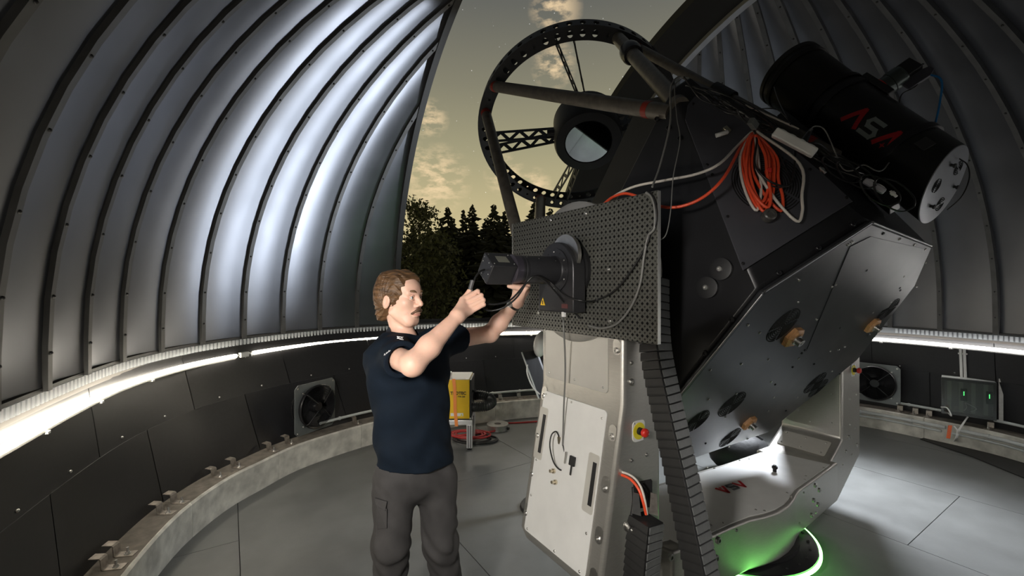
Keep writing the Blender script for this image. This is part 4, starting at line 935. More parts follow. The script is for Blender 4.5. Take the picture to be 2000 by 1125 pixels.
for k in range(5):                                       # loops of spare cable
    t = (0.30, 0.66, 0.72, 0.82, 0.88)[k]; c = ledge(t, 4 + 6 * (k % 2), -.05); e1 = (ledge(t + .05) - ledge(t)).normalized(); e2 = (ZX * 0.7 - V((0, .3, 0))).normalized()
    P = [c + e1 * (.085 + .008 * math.sin(3 * a)) * math.cos(a) + e2 * (.028 + .006 * k % 3) * math.sin(a) + V((0, -.004 * a / 6, 0)) for a in [i * math.pi / 5 for i in range(-1, 21)]]
    tag(MB().tube(smooth_pts(P, 3), .0026, 6).build('cable_loop', M_cb, None, smooth=60), 'black spare cable wound in flat oval loops on the telescope top edge', 'cable', 'wound spare cables on the telescope top edge')
cable('thin grey cable arching from the power strip up to the piggyback telescope', [px(1578, 262, 1.86), px(1590, 247, 1.86), px(1610, 253, 1.86), px(1628, 290, 1.86), px(1645, 328, 1.86), px(1665, 333, 1.84), px(1686, 322, 1.83), px(1710, 333, 1.82), px(1724, 332, 1.83), px(1736, 318, 1.9)], .0028, M_cg)
cable('thin black cable rising along the dew shield of the piggyback telescope', [px(1470, 214, 1.96), px(1515, 213, 1.96), px(1540, 235, 1.95), px(1542, 240, 1.95), px(1520, 195, 2.2), px(1512, 170, 2.4)], .0026, M_cb)
cable('pale rod-like cable running along the truss tube beside the telescope', [px(1455, 205, 2.0), px(1500, 225, 1.98), px(1560, 252, 1.95)], .004, M_cw)
cable('thin grey cable hanging from the telescope top down to the breadboard corner', [px(1345, 152, 2.0), px(1322, 152, 2.0), px(1310, 175, 1.96), px(1309, 240, 1.9), px(1290, 320, 1.82), px(1274, 365, 1.72)], .0042, M_cg)
cable('very thin grey wire hanging past the breadboard edge and curling back under it', [px(1330, 155, 2.0), px(1318, 170, 1.96), px(1322, 230, 1.9), px(1328, 275, 1.86), px(1315, 345, 1.8), px(1310, 410, 1.76), px(1302, 455, 1.74), px(1290, 468, 1.74), px(1280, 465, 1.76)], .0022, M_cg)
cable('bright blue cable dropping from the camera on the piggyback telescope', [SC_BASE + SC_CU * .20 - SC_D * .08, SC_BASE + SC_CU * .21 - SC_D * .16, SC_BASE + SC_CU * .12 - SC_D * .27, SC_BASE + SC_CU * .02 - SC_D * .37, SC_BASE - SC_D * .40 - SC_CU * .004], .005, M_cblue)
cable('thin black cable curling from the camera down to the focuser', [SC_BASE + SC_CU * .17 - SC_D * .09, SC_BASE + SC_CU * .12 - SC_D * .11, SC_BASE + SC_CU * .07 - SC_D * .10, SC_BASE + SC_CU * .03 - SC_D * .13, SC_BASE + SC_CU * .015 - SC_D * .16], .003, M_cb)
cable('thin dark cable looping around the pale end plate of the piggyback telescope', [px(1874, 310, 2.14), px(1889, 322, 2.10), px(1893, 348, 2.08), px(1878, 384, 2.08), px(1850, 410, 2.12)], .0028, M_cb)
# leads on the breadboard and the instrument
def BD(x, y, l=0.012): return ray_plane(x, y, FK(-l, 0, 0), AX)
cable('thick dark cable taped down the breadboard from its top corner', [BD(1262, 376), BD(1272, 384), BD(1279, 410), BD(1278, 445), BD(1266, 462), BD(1258, 500), BD(1250, 555), BD(1232, 600), BD(1205, 632), BD(1175, 641), BD(1150, 636)], .0052, M_cg)
cable('second dark cable beside the taped one on the breadboard', [BD(1266, 374), BD(1277, 388), BD(1282, 412), BD(1280, 440), BD(1270, 455), BD(1262, 480), BD(1232, 530), BD(1200, 568), BD(1165, 586), BD(1140, 588, .10), BD(1105, 578, .14), BD(1080, 556, .16), BD(1062, 542, .2), px(1047, 539, 1.90), px(1030, 550, 1.88), px(1010, 580, 1.86), px(985, 600, 1.85), px(958, 607, 1.85), px(942, 600, 1.84), px(934, 590, 1.83)], .0042, M_cb)
cable('black lead curving from the camera head under the lens tube to the breadboard', [FK(-.482, .0, 1.80), px(937, 531, 1.86), px(927, 545, 1.84), px(922, 565, 1.83), px(928, 580, 1.83), px(946, 592, 1.83), px(970, 594, 1.84), px(998, 585, 1.86), px(1025, 556, 1.88), px(1042, 540, 1.88), px(1060, 545, 1.92), px(1085, 570, 2.0), px(1110, 600, 2.05), px(1134, 622, 2.06)], .0042, M_cb)
q = MB(); a, b_ = px(923, 548, 1.835), px(918, 566, 1.83); q.cyl(a, b_, .010, .009, 14); tag(q.build('ferrite_plug', mat('plug_grey', (0.08, 0.08, 0.08), 0.35), None, smooth=40), "grey cable plug held in the man's raised right hand", 'plug')
cable('thin grey cable falling from the rotator housing down the white fork cover', [FK(-.05, 0.0, 1.60), px(1101, 640, 2.05), px(1104, 720, 2.12), px(1101, 800, 2.16), px(1099, 870, 2.18)], .0042, M_cg)
cable('black cable loop plugged into the white fork cover', [px(1093, 855, 2.22), px(1086, 843, 2.2), px(1077, 850, 2.19), px(1074, 872, 2.18), px(1081, 902, 2.17), px(1093, 917, 2.16), px(1103, 915, 2.16), px(1106, 900, 2.16), px(1102, 880, 2.17), px(1099, 868, 2.18)], .0038, M_cb)
q = MB(); q.cyl(px(1093, 853, 2.215), px(1094, 866, 2.215), .012, n=12); tag(q.build('cable_connector', mat('nickel', (0.62, 0.55, 0.42), 0.3, 1.0), None, smooth=40), 'metal angled connector on the white fork cover', 'connector')
q = MB(); q.box(px(1101, 614, 2.05), HX * .008, ZX * .012, AX * .008); tag(q.build('usb_plug', M_white, None, bevel=.002), 'small white plug under the rotator housing', 'plug')
cable('orange lead coming out of the fork cover slot into the energy chain', [px(1163, 911, 2.02), px(1178, 920, 1.98), px(1205, 925, 1.93), px(1230, 935, 1.88), px(1247, 955, 1.84), px(1256, 980, 1.82), px(1262, 1005, 1.82)], .0062, M_co)
cable('white lead running beside the orange one out of the fork cover slot', [px(1163, 909, 2.02), px(1180, 914, 1.98), px(1207, 920, 1.93), px(1233, 929, 1.88), px(1250, 948, 1.84), px(1259, 975, 1.82), px(1264, 1005, 1.82)], .0050, M_cw)

# ------------------------------------------------------------------ energy chains
M_chain = mat('chain_black', (0.018, 0.018, 0.018), 0.42, var=0.2, vscale=25)
M_chain2 = mat('chain_grey', (0.15, 0.155, 0.155), 0.38, var=0.15, vscale=25)  # lighter grey for the crossbars on one face of the links
def chain(label, pts, pitch, w, d):
    P = smooth_pts(pts, 20); L = [0]
    for i in range(1, len(P)): L.append(L[-1] + (P[i] - P[i - 1]).length)
    root = thing('energy_chain', P[-1], label, 'cable chain', 'energy chains')
    n = int(L[-1] / pitch)
    def at(s):
        for i in range(1, len(P)):
            if L[i] >= s: return P[i - 1].lerp(P[i], (s - L[i - 1]) / max(1e-6, L[i] - L[i - 1]))
        return P[-1]
    src = None; src2 = None
    for k in range(n):
        c = at((k + .5) * pitch); t = (at((k + 1) * pitch) - at(k * pitch)).normalized()
        x = (AX - t * AX.dot(t)).normalized(); y = t.cross(x)
        if y.dot(HX) < 0: y = -y
        rot = Matrix((x, y, x.cross(y))).transposed().to_quaternion()
        if src is None:
            g = MB(); h = pitch * .5                       # side plate with a skirted lower lip
            g.loft([[V((-w, -d, -h)), V((-w, d, -h)), V((w, d, -h)), V((w, -d, -h))], [V((-w - .004, -d - .003, h * .55)), V((-w - .004, d + .003, h * .55)), V((w + .004, d + .003, h * .55)), V((w + .004, -d - .003, h * .55))], [V((-w - .004, -d - .003, h)), V((-w - .004, d + .003, h)), V((w + .004, d + .003, h)), V((w + .004, -d - .003, h))]])
            src = link('link', g.mesh('link'), M_chain, root, origin=(0, 0, 0), bevel=.0015)
            g2 = MB(); g2.box((0.004, d + .004, h * .1), (w * .90, 0, 0), (0, .0025, 0), (0, 0, h * .80)); src2 = link('crossbar', g2.mesh('crossbar'), M_chain2, src, origin=(0, 0, 0), bevel=.001)
            src.rotation_mode = 'QUATERNION'; src.location = c - WORLD[root]; src.rotation_quaternion = rot; WORLD[src] = c; src2.location = (0, 0, 0)
        else:
            o = copy_at(src, c, root, rot, 'link')
            o2 = bpy.data.objects.new('crossbar', src2.data); COL.objects.link(o2); o2.parent = o
    return root
chain('long black energy chain hanging down in front of the fork arm from the telescope', [px(1384, 1190, 1.70), px(1368, 1110, 1.73), px(1346, 1000, 1.77), px(1325, 900, 1.80), px(1303, 800, 1.84), px(1281, 690, 1.88), px(1276, 610, 1.92), px(1276, 540, 1.95)], .036, .045, .045)
ch2 = chain('short black energy chain standing beside the fork arm with an open top', [px(1250, 1180, 1.84), px(1252, 1125, 1.83), px(1256, 1070, 1.82), px(1262, 1010, 1.82)], .034, .048, .05)
for x0, s in ((1243, 1), (1277, 1)):
    MB().prism([px(x0 - 8, 1003, 1.80), px(x0 + 9, 1008, 1.80), px(x0 + 5, 965, 1.82), px(x0 - 6, 962, 1.82)], V((0, .003, 0))).build('end_bracket', M_steel if x0 < 1260 else M_zinc, ch2)
MB().prism([px(1233, 948, 1.95), px(1274, 939, 1.95), px(1274, 990, 1.95), px(1233, 995, 1.95)], V((0, .02, 0))).build('comb_plate', M_black, ch2)
g = MB(); g.tube(smooth_pts([px(1237, 952, 1.86), px(1238, 980, 1.85), px(1232, 1015, 1.84), px(1228, 1030, 1.84)], 5), .008, 8); g.build('hook_rod', M_black, ch2, smooth=50)
g = MB(); g.lathe(px(1226, 1027, 1.84), HX - AX * .4, [(0, .022), (.01, .022), (.01, .013), (.035, .013), (.035, .006), (.028, .006)], 20); g.build('hook_bolt', M_steel, ch2, smooth=30)

# ------------------------------------------------------------------ things along the wall
def wall_fan(c, label, size=0.5):
    n = V((APEX.x - c.x, APEX.y - c.y, 0)).normalized(); t = ZX.cross(n).normalized()
    f = thing('wall_fan', c - ZX * size / 2, label, 'fan', 'round wall fans'); h = size / 2; R = size * 0.42
    # square plate with a round opening
    K = 40; g = MB(); P = []
    for k in range(K):
        a = 2 * math.pi * (k + .5) / K; cs, sn = math.cos(a), math.sin(a); q = max(abs(cs), abs(sn))
        P.append((c + t * h * cs / q + ZX * h * sn / q, c + t * R * cs + ZX * R * sn))
    for lift in (0.0, -0.008): g.v += [p + n * lift for pr in P for p in pr]
    for k in range(K):
        a, b = 2 * k, 2 * ((k + 1) % K); o = 2 * K
        g.f += [[a, b, b + 1, a + 1], [a + o, a + 1 + o, b + 1 + o, b + o], [a, a + o, b + o, b], [a + 1, b + 1, b + 1 + o, a + 1 + o]]
    g.build('mounting_plate', mat('fan_plate_grey', (0.17, 0.185, 0.185), 0.5, 0.3, var=0.1), f)
    MB().lathe(c - n * 0.09, n, [(0, R), (.0, R - .01), (.09, R - .004), (.125, R + .012), (.135, R + .006), (.13, R - .006)], 48, cap=False).build('inlet_ring', M_blackgl, f, smooth=50)
    MB().lathe(c - n * 0.10, n, [(0, 0), (0, R), (.008, R)], 40).build('back_screen', M_slot, f)
    for k in range(5):
        a = R_(72 * k + 20); rings = []
        for i in range(7):
            rr = .06 + (R - .075) * i / 6; sw = a + .35 * i / 6; wd = .055 + .05 * i / 6
            e = t * math.cos(sw) + ZX * math.sin(sw); q = n.cross(e); tw = q * math.cos(.6) + n * math.sin(.6)
            m0 = c - n * .05 + e * rr; rings.append([m0 - tw * wd, m0 - tw * wd + n * .003, m0 + tw * wd + n * .003, m0 + tw * wd])
        MB().loft(rings).build('fan_blade', mat('blade_black', (0.012, 0.012, 0.013), 0.35), f, smooth=40)
    MB().lathe(c - n * .06, n, [(0, .06), (.07, .06), (.085, .055), (.10, .045), (.10, 0)], 24).build('motor_hub', M_blackgl, f, smooth=30)
    for i in range(12):
        rr = .075 + (R - .085) * i / 11; nn = 40; dz = .055 + .02 * (1 - i / 11)
        g = MB(); g.tube([c + n * dz + (t * math.cos(2 * math.pi * k / nn) + ZX * math.sin(2 * math.pi * k / nn)) * rr for k in range(nn + 1)], .0016, 5); g.build('guard_wire', M_blackgl, f, smooth=60)
    for a in (45, 135, 225, 315):
        e = t * math.cos(R_(a)) + ZX * math.sin(R_(a)); g = MB(); g.tube([c + n * .075 + e * .05, c + n * .06 + e * (R - .01), c + n * .005 + e * (R + .018)], .006, 8); g.build('guard_arm', M_black, f, smooth=60)
        bolt(c + e * (R + .022) + n * .012, n, .010, M_steel, f)
        e2 = t * math.copysign(h - .03, math.cos(R_(a))) + ZX * math.copysign(h - .03, math.sin(R_(a))); bolt(c + e2 + n * .002, n, .010, M_steel, f)
wall_fan(px(617, 793, 4.45), 'round black wall fan on a square grey plate behind the man')
wall_fan(px(1710, 748, 5.25), 'round black wall fan on a square grey plate left of the electrical cabinet', 0.46)

def kerb_bracket(az, label='bent metal clip with a bolt on the concrete kerb'):
    p = kerb_pt(az, 0.11, KERB_Z + .002); n = (kerb_pt(az, 1) - kerb_pt(az, 0)).normalized(); n.z = 0; t = V((-n.y, n.x, 0))
    b = thing('kerb_clip', p, label, 'clip', 'metal clips along the kerb'); w = .026
    prof = [(-.075, 0), (.015, 0), (.020, .004), (.024, .055), (.030, .062), (.075, .066), (.075, .070), (.028, .067), (.019, .058), (.015, .008), (.010, .004), (-.075, .004)]
    MB().prism([p + n * a + ZX * z - t * w for a, z in prof], t * 2 * w).build('clip_plate', M_zinc, b)
    MB().lathe(p - n * .035 + ZX * .004, ZX, [(0, .016), (.003, .016), (.003, .010), (.012, .010), (.012, .006), (.035, .006)], 8).build('anchor_bolt', M_steel, b)
for x, y in ((215, 1110), (228, 1085), (310, 1003), (328, 982), (413, 931), (438, 911), (524, 880), (549, 864), (690, 826), (975, 779), (1010, 775), (1770, 797), (1800, 803), (1828, 808), (1953, 832)):
    kerb_bracket(label=('bent metal clip on the kerb below the left wall' if x < 600 else 'bent metal clip on the kerb behind the yellow dehumidifier' if x < 1100 else 'bent metal clip on the kerb between the right fan and the cabinet' if x < 1900 else 'bent metal clip on the kerb to the right of the cabinet'), az=az_of(V((pz(x, y, KERB_Z).x, pz(x, y, KERB_Z).y))))

def pipe_run(az0, az1, dr, z, r, label, curve='kerb', clips=7.0):
    n = max(6, int(abs(az1 - az0) / 1.5)); pt = lambda a: (kerb_pt(a, dr, z) if curve == 'kerb' else rail_pt(a, dr, z))
    o = thing('conduit_pipe', pt(R_((az0 + az1) / 2)) - ZX * r, label, 'pipe', 'grey conduit pipes on the wall')
    MB().tube([pt(R_(az0 + (az1 - az0) * i / n)) for i in range(n + 1)], r, 10).build('pipe', M_grey, o, smooth=60)
    a = az0 + clips / 2
    while a < az1:
        p = pt(R_(a)); q = pt(R_(a + .3)); d = (q - p).normalized(); MB().cyl(p - d * .01, p + d * .01, r * 1.35, n=10).build('pipe_clip', M_grey, o, smooth=40); a += clips
az1 = lambda x, y, z: math.degrees(az_of(V((pz(x, y, z).x, pz(x, y, z).y))))
pipe_run(az1(655, 850, KERB_Z), az1(760, 815, KERB_Z), .14, KERB_Z + .09, .014, 'grey conduit pipe leaving the fan behind the man')
pipe_run(-40, az1(1055, 778, KERB_Z) + 3, .14, KERB_Z + .09, .014, 'grey conduit pipe low on the wall behind the yellow dehumidifier')
pipe_run(54, az1(1846, 821, KERB_Z), .14, KERB_Z + .09, .015, 'grey conduit pipe on the kerb between the right fan and the cabinet')
pipe_run(az1(1940, 838, KERB_Z), 95, .14, KERB_Z + .09, .015, 'grey conduit pipe on the kerb to the right of the cabinet')
pipe_run(48, az1(1860, 835, .16), -.028, .185, .020, 'thicker upper conduit pipe on the kerb face below the right fan')
pipe_run(48, az1(1852, 840, .12), -.022, .135, .013, 'thinner lower conduit pipe on the kerb face below the right fan')
pipe_run(az1(1882, 840, .16), 95, -.028, .185, .020, 'thicker upper conduit pipe on the kerb face below the cabinet')
pipe_run(az1(1880, 842, .12), 95, -.022, .135, .013, 'thinner lower conduit pipe on the kerb face below the cabinet')
for i, x in enumerate((1876, 1885)):
    a = az_at_pixel(x); z0, z1 = .66, 1.06
    o = thing('riser_pipe', wall_pt(a, z0, -.02), ('left' if i == 0 else 'right') + ' one of two white riser pipes between the LED tube and the cabinet', 'pipe', 'white riser pipes')
    MB().tube([wall_pt(a, z0 + (z1 - z0) * k / 4, -.022) for k in range(5)], .013, 10).build('pipe', M_white, o, smooth=60)
    for z in (.72, 1.0): MB().box(wall_pt(a, z, -.018), V((.018, 0, 0)), V((0, .014, 0)), ZX * .008).build('pipe_clip', M_white, o)

def cabinet():
    a = az_at_pixel(1893); c = wall_pt(a, .545, -.085); n = V((APEX.x - c.x, APEX.y - c.y, 0)).normalized(); n = (n + V((-.05, -.55, 0))).normalized(); t = ZX.cross(n).normalized()
    cb = thing('electrical_cabinet', c - ZX * .2, 'grey electrical cabinet with a clear smoky lid and green lights inside', 'cabinet')
    w, h, d = .20, .195, .075
    MB().box(c - n * d * .0, t * w, ZX * h, n * d).build('cabinet_body', mat('cabinet_white', (0.60, 0.62, 0.60), 0.45), cb, bevel=.006)
    q = c + n * (d + .004)
    MB().box(q, t * (w - .02), ZX * (h - .02), n * .002).build('back_tray', mat('tray_grey', (0.20, 0.22, 0.20), 0.5), cb)
    for k in range(4): MB().box(q + t * (-.14 + k * .09) + n * .006, t * .016, ZX * (h - .035), n * .006).build('din_rail', mat('rail_grey', (0.33, 0.36, 0.33), 0.45, .3), cb)
    for k, x in enumerate((.03, -.155)):
        m = MB().box(q + t * -x + ZX * .03 + n * .014, t * .024, ZX * .065, n * .012).build('relay_module', mat('module_dark', (0.015, 0.035, 0.035), 0.4), cb, bevel=.002)
        MB().box(q + t * -x + ZX * .045 + n * .0265, t * .003, ZX * .022, n * .001).build('status_light', mat('status_green', (.1, .9, .2), .4, emit=(.1, 1, .2), estr=3.0), m)
    for s in (-1, 1): MB().box(q + t * s * (w - .008) + n * .02, t * .012, ZX * h, n * .022).build('lid_frame', mat('smoke_frame', (0.08, 0.08, 0.085), 0.3), cb, bevel=.002)
    for s in (-1, 1): MB().box(q + ZX * s * (h - .012) + n * .02, t * w, ZX * .014, n * .022).build('lid_frame', mat('smoke_frame', (0.08, 0.08, 0.085), 0.3), cb, bevel=.002)
    MB().box(q + n * .045, t * w, ZX * h, n * .002).build('clear_lid', mat('smoke_glass', (0.55, 0.6, 0.58), 0.06, trans=0.95), cb)
    for k in range(2):
        MB().tube(smooth_pts([q - ZX * .14 + t * (-.03 + .05 * k) + n * .02, q - ZX * .10 + t * (-.01 + .07 * k) + n * .025, q - ZX * .05 + t * -.02 + n * .02], 5), .004, 6).build('inner_wire', M_white, cb, smooth=60)
    # perforated mounting channel at its right side
    ch = thing('mounting_channel', c + t * (w + .045) - ZX * .22, 'galvanised slotted channel standing beside the cabinet', 'channel')
    e = c + t * (w + .04)
    for s in (-1, 1): MB().box(e + n * s * .028, n * .004, t * .016, ZX * .23).build('channel_side', M_steel, ch)
    for k in range(9): MB().box(e + ZX * (-.2 + k * .05) + t * .012, n * .026, t * .002, ZX * .014).build('channel_web', M_steel, ch)
    return c, n, t
CAB_C, CAB_N, CAB_T = cabinet()
def floor_mat():
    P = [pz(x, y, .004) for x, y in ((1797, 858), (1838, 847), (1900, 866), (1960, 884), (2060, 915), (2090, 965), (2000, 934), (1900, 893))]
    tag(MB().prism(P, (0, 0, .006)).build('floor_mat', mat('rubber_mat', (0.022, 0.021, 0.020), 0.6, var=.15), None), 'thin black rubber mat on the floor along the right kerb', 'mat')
floor_mat()
cable('white cable hanging from the cabinet over the conduit pipes to the floor', [CAB_C - ZX * .20 + CAB_N * .09, px(1878, 832, 4.35), px(1871, 845, 4.3), pz(1867, 862, .02)], .008, M_white, 6)
cable('white cable sagging out of the pipe end below the cabinet', [px(1864, 833, 4.45), px(1870, 842, 4.36), px(1868, 855, 4.32), pz(1863, 862, .02)], .008, M_white, 6)
cable('thin white cable running from the conduit into the left side of the cabinet', [px(1838, 795, 4.62), px(1850, 797, 4.55), px(1858, 812, 4.5), CAB_C - ZX * .19 - CAB_T * .15 + CAB_N * .08], .006, M_white, 6)
tag(MB().tube([pz(1866, 863, .004), pz(1866, 863, .004) + ZX * .10], [.022, .016], 12).build('light_guide', mat('green_glow', (.1, .8, .15), .4, emit=(.15, 1, .12), estr=2.5), None, smooth=40), 'short green glowing cable sleeve on the floor mat under the cabinet', 'lamp')
tag(MB().prism([px(1853, 831, 4.34), px(1860, 831, 4.34), px(1856, 857, 4.28), px(1849, 856, 4.28)], (0, .006, 0)).build('orange_strap', mat('strap_orange', (.75, .13, .03), .5), None), 'short orange strap hanging over the conduit pipes below the cabinet', 'strap')
cable('black lead lying from the orange strap along the floor by the right kerb', [pz(1852, 852, .01), pz(1838, 846, .008), pz(1815, 843, .008), pz(1800, 845, .008)], .006, M_cb, 6)

# ------------------------------------------------------------------ dehumidifier corner
def dehumidifier():
    Y0 = 4.62; x0, x1 = -0.84, -0.452; z0, z1 = .33, .745
    dh = thing('dehumidifier', ((x0 + x1) / 2, Y0 + .2, z0), 'yellow boxy dehumidifier with black lettering behind the man', 'dehumidifier')
    MB().abox((x0, Y0, z0), (x1, Y0 + .40, z1)).build('housing', mat('machine_yellow', (0.80, 0.50, 0.01), 0.42, var=.03), dh, bevel=.006)
    MB().abox((x0 + .003, Y0 + .004, z1), (x1 - .003, Y0 + .40, z1 + .006)).build('top_plate', mat('top_grey', (0.50, 0.50, 0.47), 0.45), dh)
    MB().abox((x1, Y0 + .012, z0 + .01), (x1 + .02, Y0 + .39, z1 - .004)).build('side_grille', M_black, dh, bevel=.003)
    MB().abox((x0 + .01, Y0 + .02, z0 - .012), (x1 - .005, Y0 + .39, z0)).build('base_plate', M_black, dh)
    MB().lathe((x1 + .02, Y0 + .12, .60), (1, 0, 0), [(0, .016), (.012, .016), (.012, .009), (.03, .009), (.03, .018), (.04, .018)], 14).build('side_knob', M_black, dh, smooth=30)
    me = put(text_mesh('TROTEC', .044, .0006), ((x0 + x1) / 2 + .075, Y0 - .001, .602), (1, 0, 0), (0, 0, 1)); me.transform(Matrix.Translation((0, 0, 0))); link('lettering', me, M_black, dh)
    me = put(text_mesh('TTR 200', .022, .0006), (x1 - .085, Y0 - .001, .565), (1, 0, 0), (0, 0, 1)); link('lettering', me, M_black, dh)
    lb = MB(); lb.abox((x1 - .20, Y0 - .0015, .36), (x1 - .065, Y0 - .0005, .392)); lo = lb.build('white_label', M_white, dh)
    MB().prism([(x1 - .098, Y0 - .002, .364), (x1 - .072, Y0 - .002, .364), (x1 - .085, Y0 - .002, .388)], (0, -.0008, 0)).build('warning_mark', M_yellow, lo)
    tag(MB().abox((x0 + .10, Y0 + .05, z1 + .006), (x1 - .215, Y0 + .22, z1 + .05)).build('control_unit', M_white, None, bevel=.006), 'small white control unit on top of the yellow dehumidifier', 'control unit')
    # orange lashing strap around the machine and its stand
    xs = x1 - .155; P = [(xs - .012, Y0 - .012, z1 + .012), (xs + .0, Y0 - .012, z1 - .08), (xs + .004, Y0 - .012, z0 + .1), (xs + .020, Y0 - .012, z0 - .075)]
    g = MB(); g.loft([[V(p) + V((-.017, 0, 0)), V(p) + V((.017, 0, 0)), V(p) + V((.017, .004, 0)), V(p) + V((-.017, .004, 0))] for p in P] + [[V((xs - .03, Y0 - .012, z1 + .012)) + V((0, 0, 0)), V((xs, Y0 - .012, z1 + .016)), V((xs, Y0 + .3, z1 + .02)), V((xs - .03, Y0 + .3, z1 + .02))]][0:0])
    st = g.build('lashing_strap', mat('strap_bright_orange', (.85, .27, .06), .5), None); tag(st, 'bright orange lashing strap down the front of the yellow dehumidifier', 'strap')
    # aluminium profile stand
    sd = thing('profile_stand', ((x0 + x1) / 2, Y0 + .2, 0), 'aluminium profile stand under the yellow dehumidifier', 'stand')
    M_prof = mat('profile_alu', (0.66, 0.66, 0.66), 0.35, .7)
    for y in (Y0 - .005, Y0 + .35):
        MB().abox((x0 - .02, y, z0 - .064), (x1 + .03, y + .045, z0 - .014)).build('beam', M_prof, sd, bevel=.003)
        for x in (x0 - .02, x1 - .03):
            l = MB().abox((x, y - .002, .02), (x + .06, y + .047, z0 - .064)).build('leg', M_prof, sd, bevel=.003)
            for k in (0, 1): MB().abox((x + .014 + .024 * k, y - .0035, .025), (x + .022 + .024 * k, y - .002, z0 - .068)).build('slot', mat('profile_slot', (.05, .05, .05), .6), l)
            MB().lathe((x + .03, y + .022, 0), ZX, [(0, .025), (.01, .025), (.02, .012)], 14).build('levelling_foot', M_black, sd, smooth=30)
    # ribbed air hose bending back to the machine
    C = [V((x1 + .02, Y0 + .33, .50)), V((x1 + .10, Y0 + .34, .50)), V((x1 + .20, Y0 + .30, .475)), V((x1 + .225, Y0 + .20, .45)), V((x1 + .17, Y0 + .11, .44)), V((x1 + .08, Y0 + .08, .435)), V((x1 + .02, Y0 + .08, .435))]
    P = smooth_pts(C, 14); rr = [.052 + .005 * (1 if i % 3 == 0 else -1) for i in range(len(P))]
    tag(MB().tube(P, rr, 16).build('air_hose', mat('hose_black', (.035, .036, .034), .35), None, smooth=25), 'black ribbed air hose curling out of the yellow dehumidifier', 'hose')
dehumidifier()
def floor_bits():
    c = pz(973, 829, .0); c = V((c.x, 5.30, 0))
    MB_ = MB().lathe(c, ZX, [(0, .128), (.004, .132), (.066, .132), (.07, .128), (.07, .040), (.02, .038), (.0, .038)], 48)
    o = thing('steel_ring_weight', c, 'heavy polished steel ring with a centre hole lying on the floor by the kerb', 'weight'); MB_.build('ring', M_steel, o, smooth=30)
    MB().lathe(c + V((.12, -.06, .03)), V((1, -.5, 0)), [(0, .016), (.02, .016)], 12).build('side_fitting', M_black, o, smooth=30)
    for k, (cx, cy, r, m, lab) in enumerate(((-.50, 5.02, .20, M_cr, 'red cable coiled on the floor round the foot of the aluminium stand'), (-.42, 4.92, .22, M_cb, 'black cable coiled on the floor under the red coil beside the aluminium stand'))):
        P = []
        for i in range(64):
            a = i * .36; q = r * (1 - .22 * math.sin(a * .37 + k)); P.append(V((cx + q * math.cos(a) * 1.0 + .02 * math.sin(a * .21), cy + q * .62 * math.sin(a), .012 + .018 * (1 if k == 0 else 0) + .010 * math.sin(a * .5) ** 2)))
        if k == 0: P += [V((-.25, 5.12, .03)), V((-.20, 5.22, .02)), V((-.17, 5.47, .012)), V((.05, 5.52, .01)), V((.35, 5.58, .01)), V((.6, 5.62, .01))]
        tag(MB().tube(smooth_pts(P, 3), .010, 6).build('cable_coil', m, None, smooth=60), lab, 'cable')
    # dark bag behind the mount
    b = thing('equipment_bag', (2.15, 4.1, 0), 'black equipment bag on the floor behind the base of the fork mount', 'bag')
    g = MB(); g.sphere((2.15, 4.1, .17), 1, 20, 10, (.30, .05, 0), (-.03, .17, 0), (0, 0, .17)); g.build('bag_body', mat('bag_black', (.008, .008, .009), .6, bump=.3, bscale=25), b, smooth=80)
    g = MB(); g.tube(smooth_pts([(1.98, 4.0, .30), (2.05, 3.97, .36), (2.2, 3.97, .38), (2.3, 4.0, .33)], 6), .012, 8); g.build('bag_handle', M_black, b, smooth=60)
    MB().lathe((2.28, 3.92, .20), (0, -1, 0), [(0, .016), (.03, .016)], 12).build('bag_buckle', M_steel, b, smooth=30)
    # unit with a black flat screen behind the left fork arm
    s = thing('flat_screen', (0.30, 3.35, 0), 'black flat screen on a stand seen past the far edge of the left fork arm', 'screen')
    a, b_, c_, d_ = px(1019, 688, 3.30), px(1046, 685, 3.42), px(1080, 775, 3.42), px(1052, 778, 3.30)
    MB().prism([a, b_, c_, d_], V((.01, .02, .01))).build('screen_panel', M_blackgl, s)
    MB().tube([a, d_], .006, 8).build('screen_edge', M_grey, s)
    MB().tube([(0.26, 3.42, .0), (0.26, 3.42, .95)], .03, 12).build('stand_post', M_black, s); MB().lathe((0.26, 3.42, 0), ZX, [(0, .2), (.02, .19)], 24).build('stand_foot', M_black, s)
    MB().sphere(px(1056, 672, 3.40), 1, 16, 10, (.055, .03, -.02), (0, .08, 0), (.02, 0, .10)).build('white_housing', M_white, s, smooth=80)
    tag(MB().tube(smooth_pts([px(1030, 712, 3.28), px(1030, 730, 3.27), px(1040, 755, 3.28), px(1054, 770, 3.28)], 6), .006, 6).build('cable', M_white, None, smooth=60), 'thin white cable hanging beside the black flat screen', 'cable')
floor_bits()

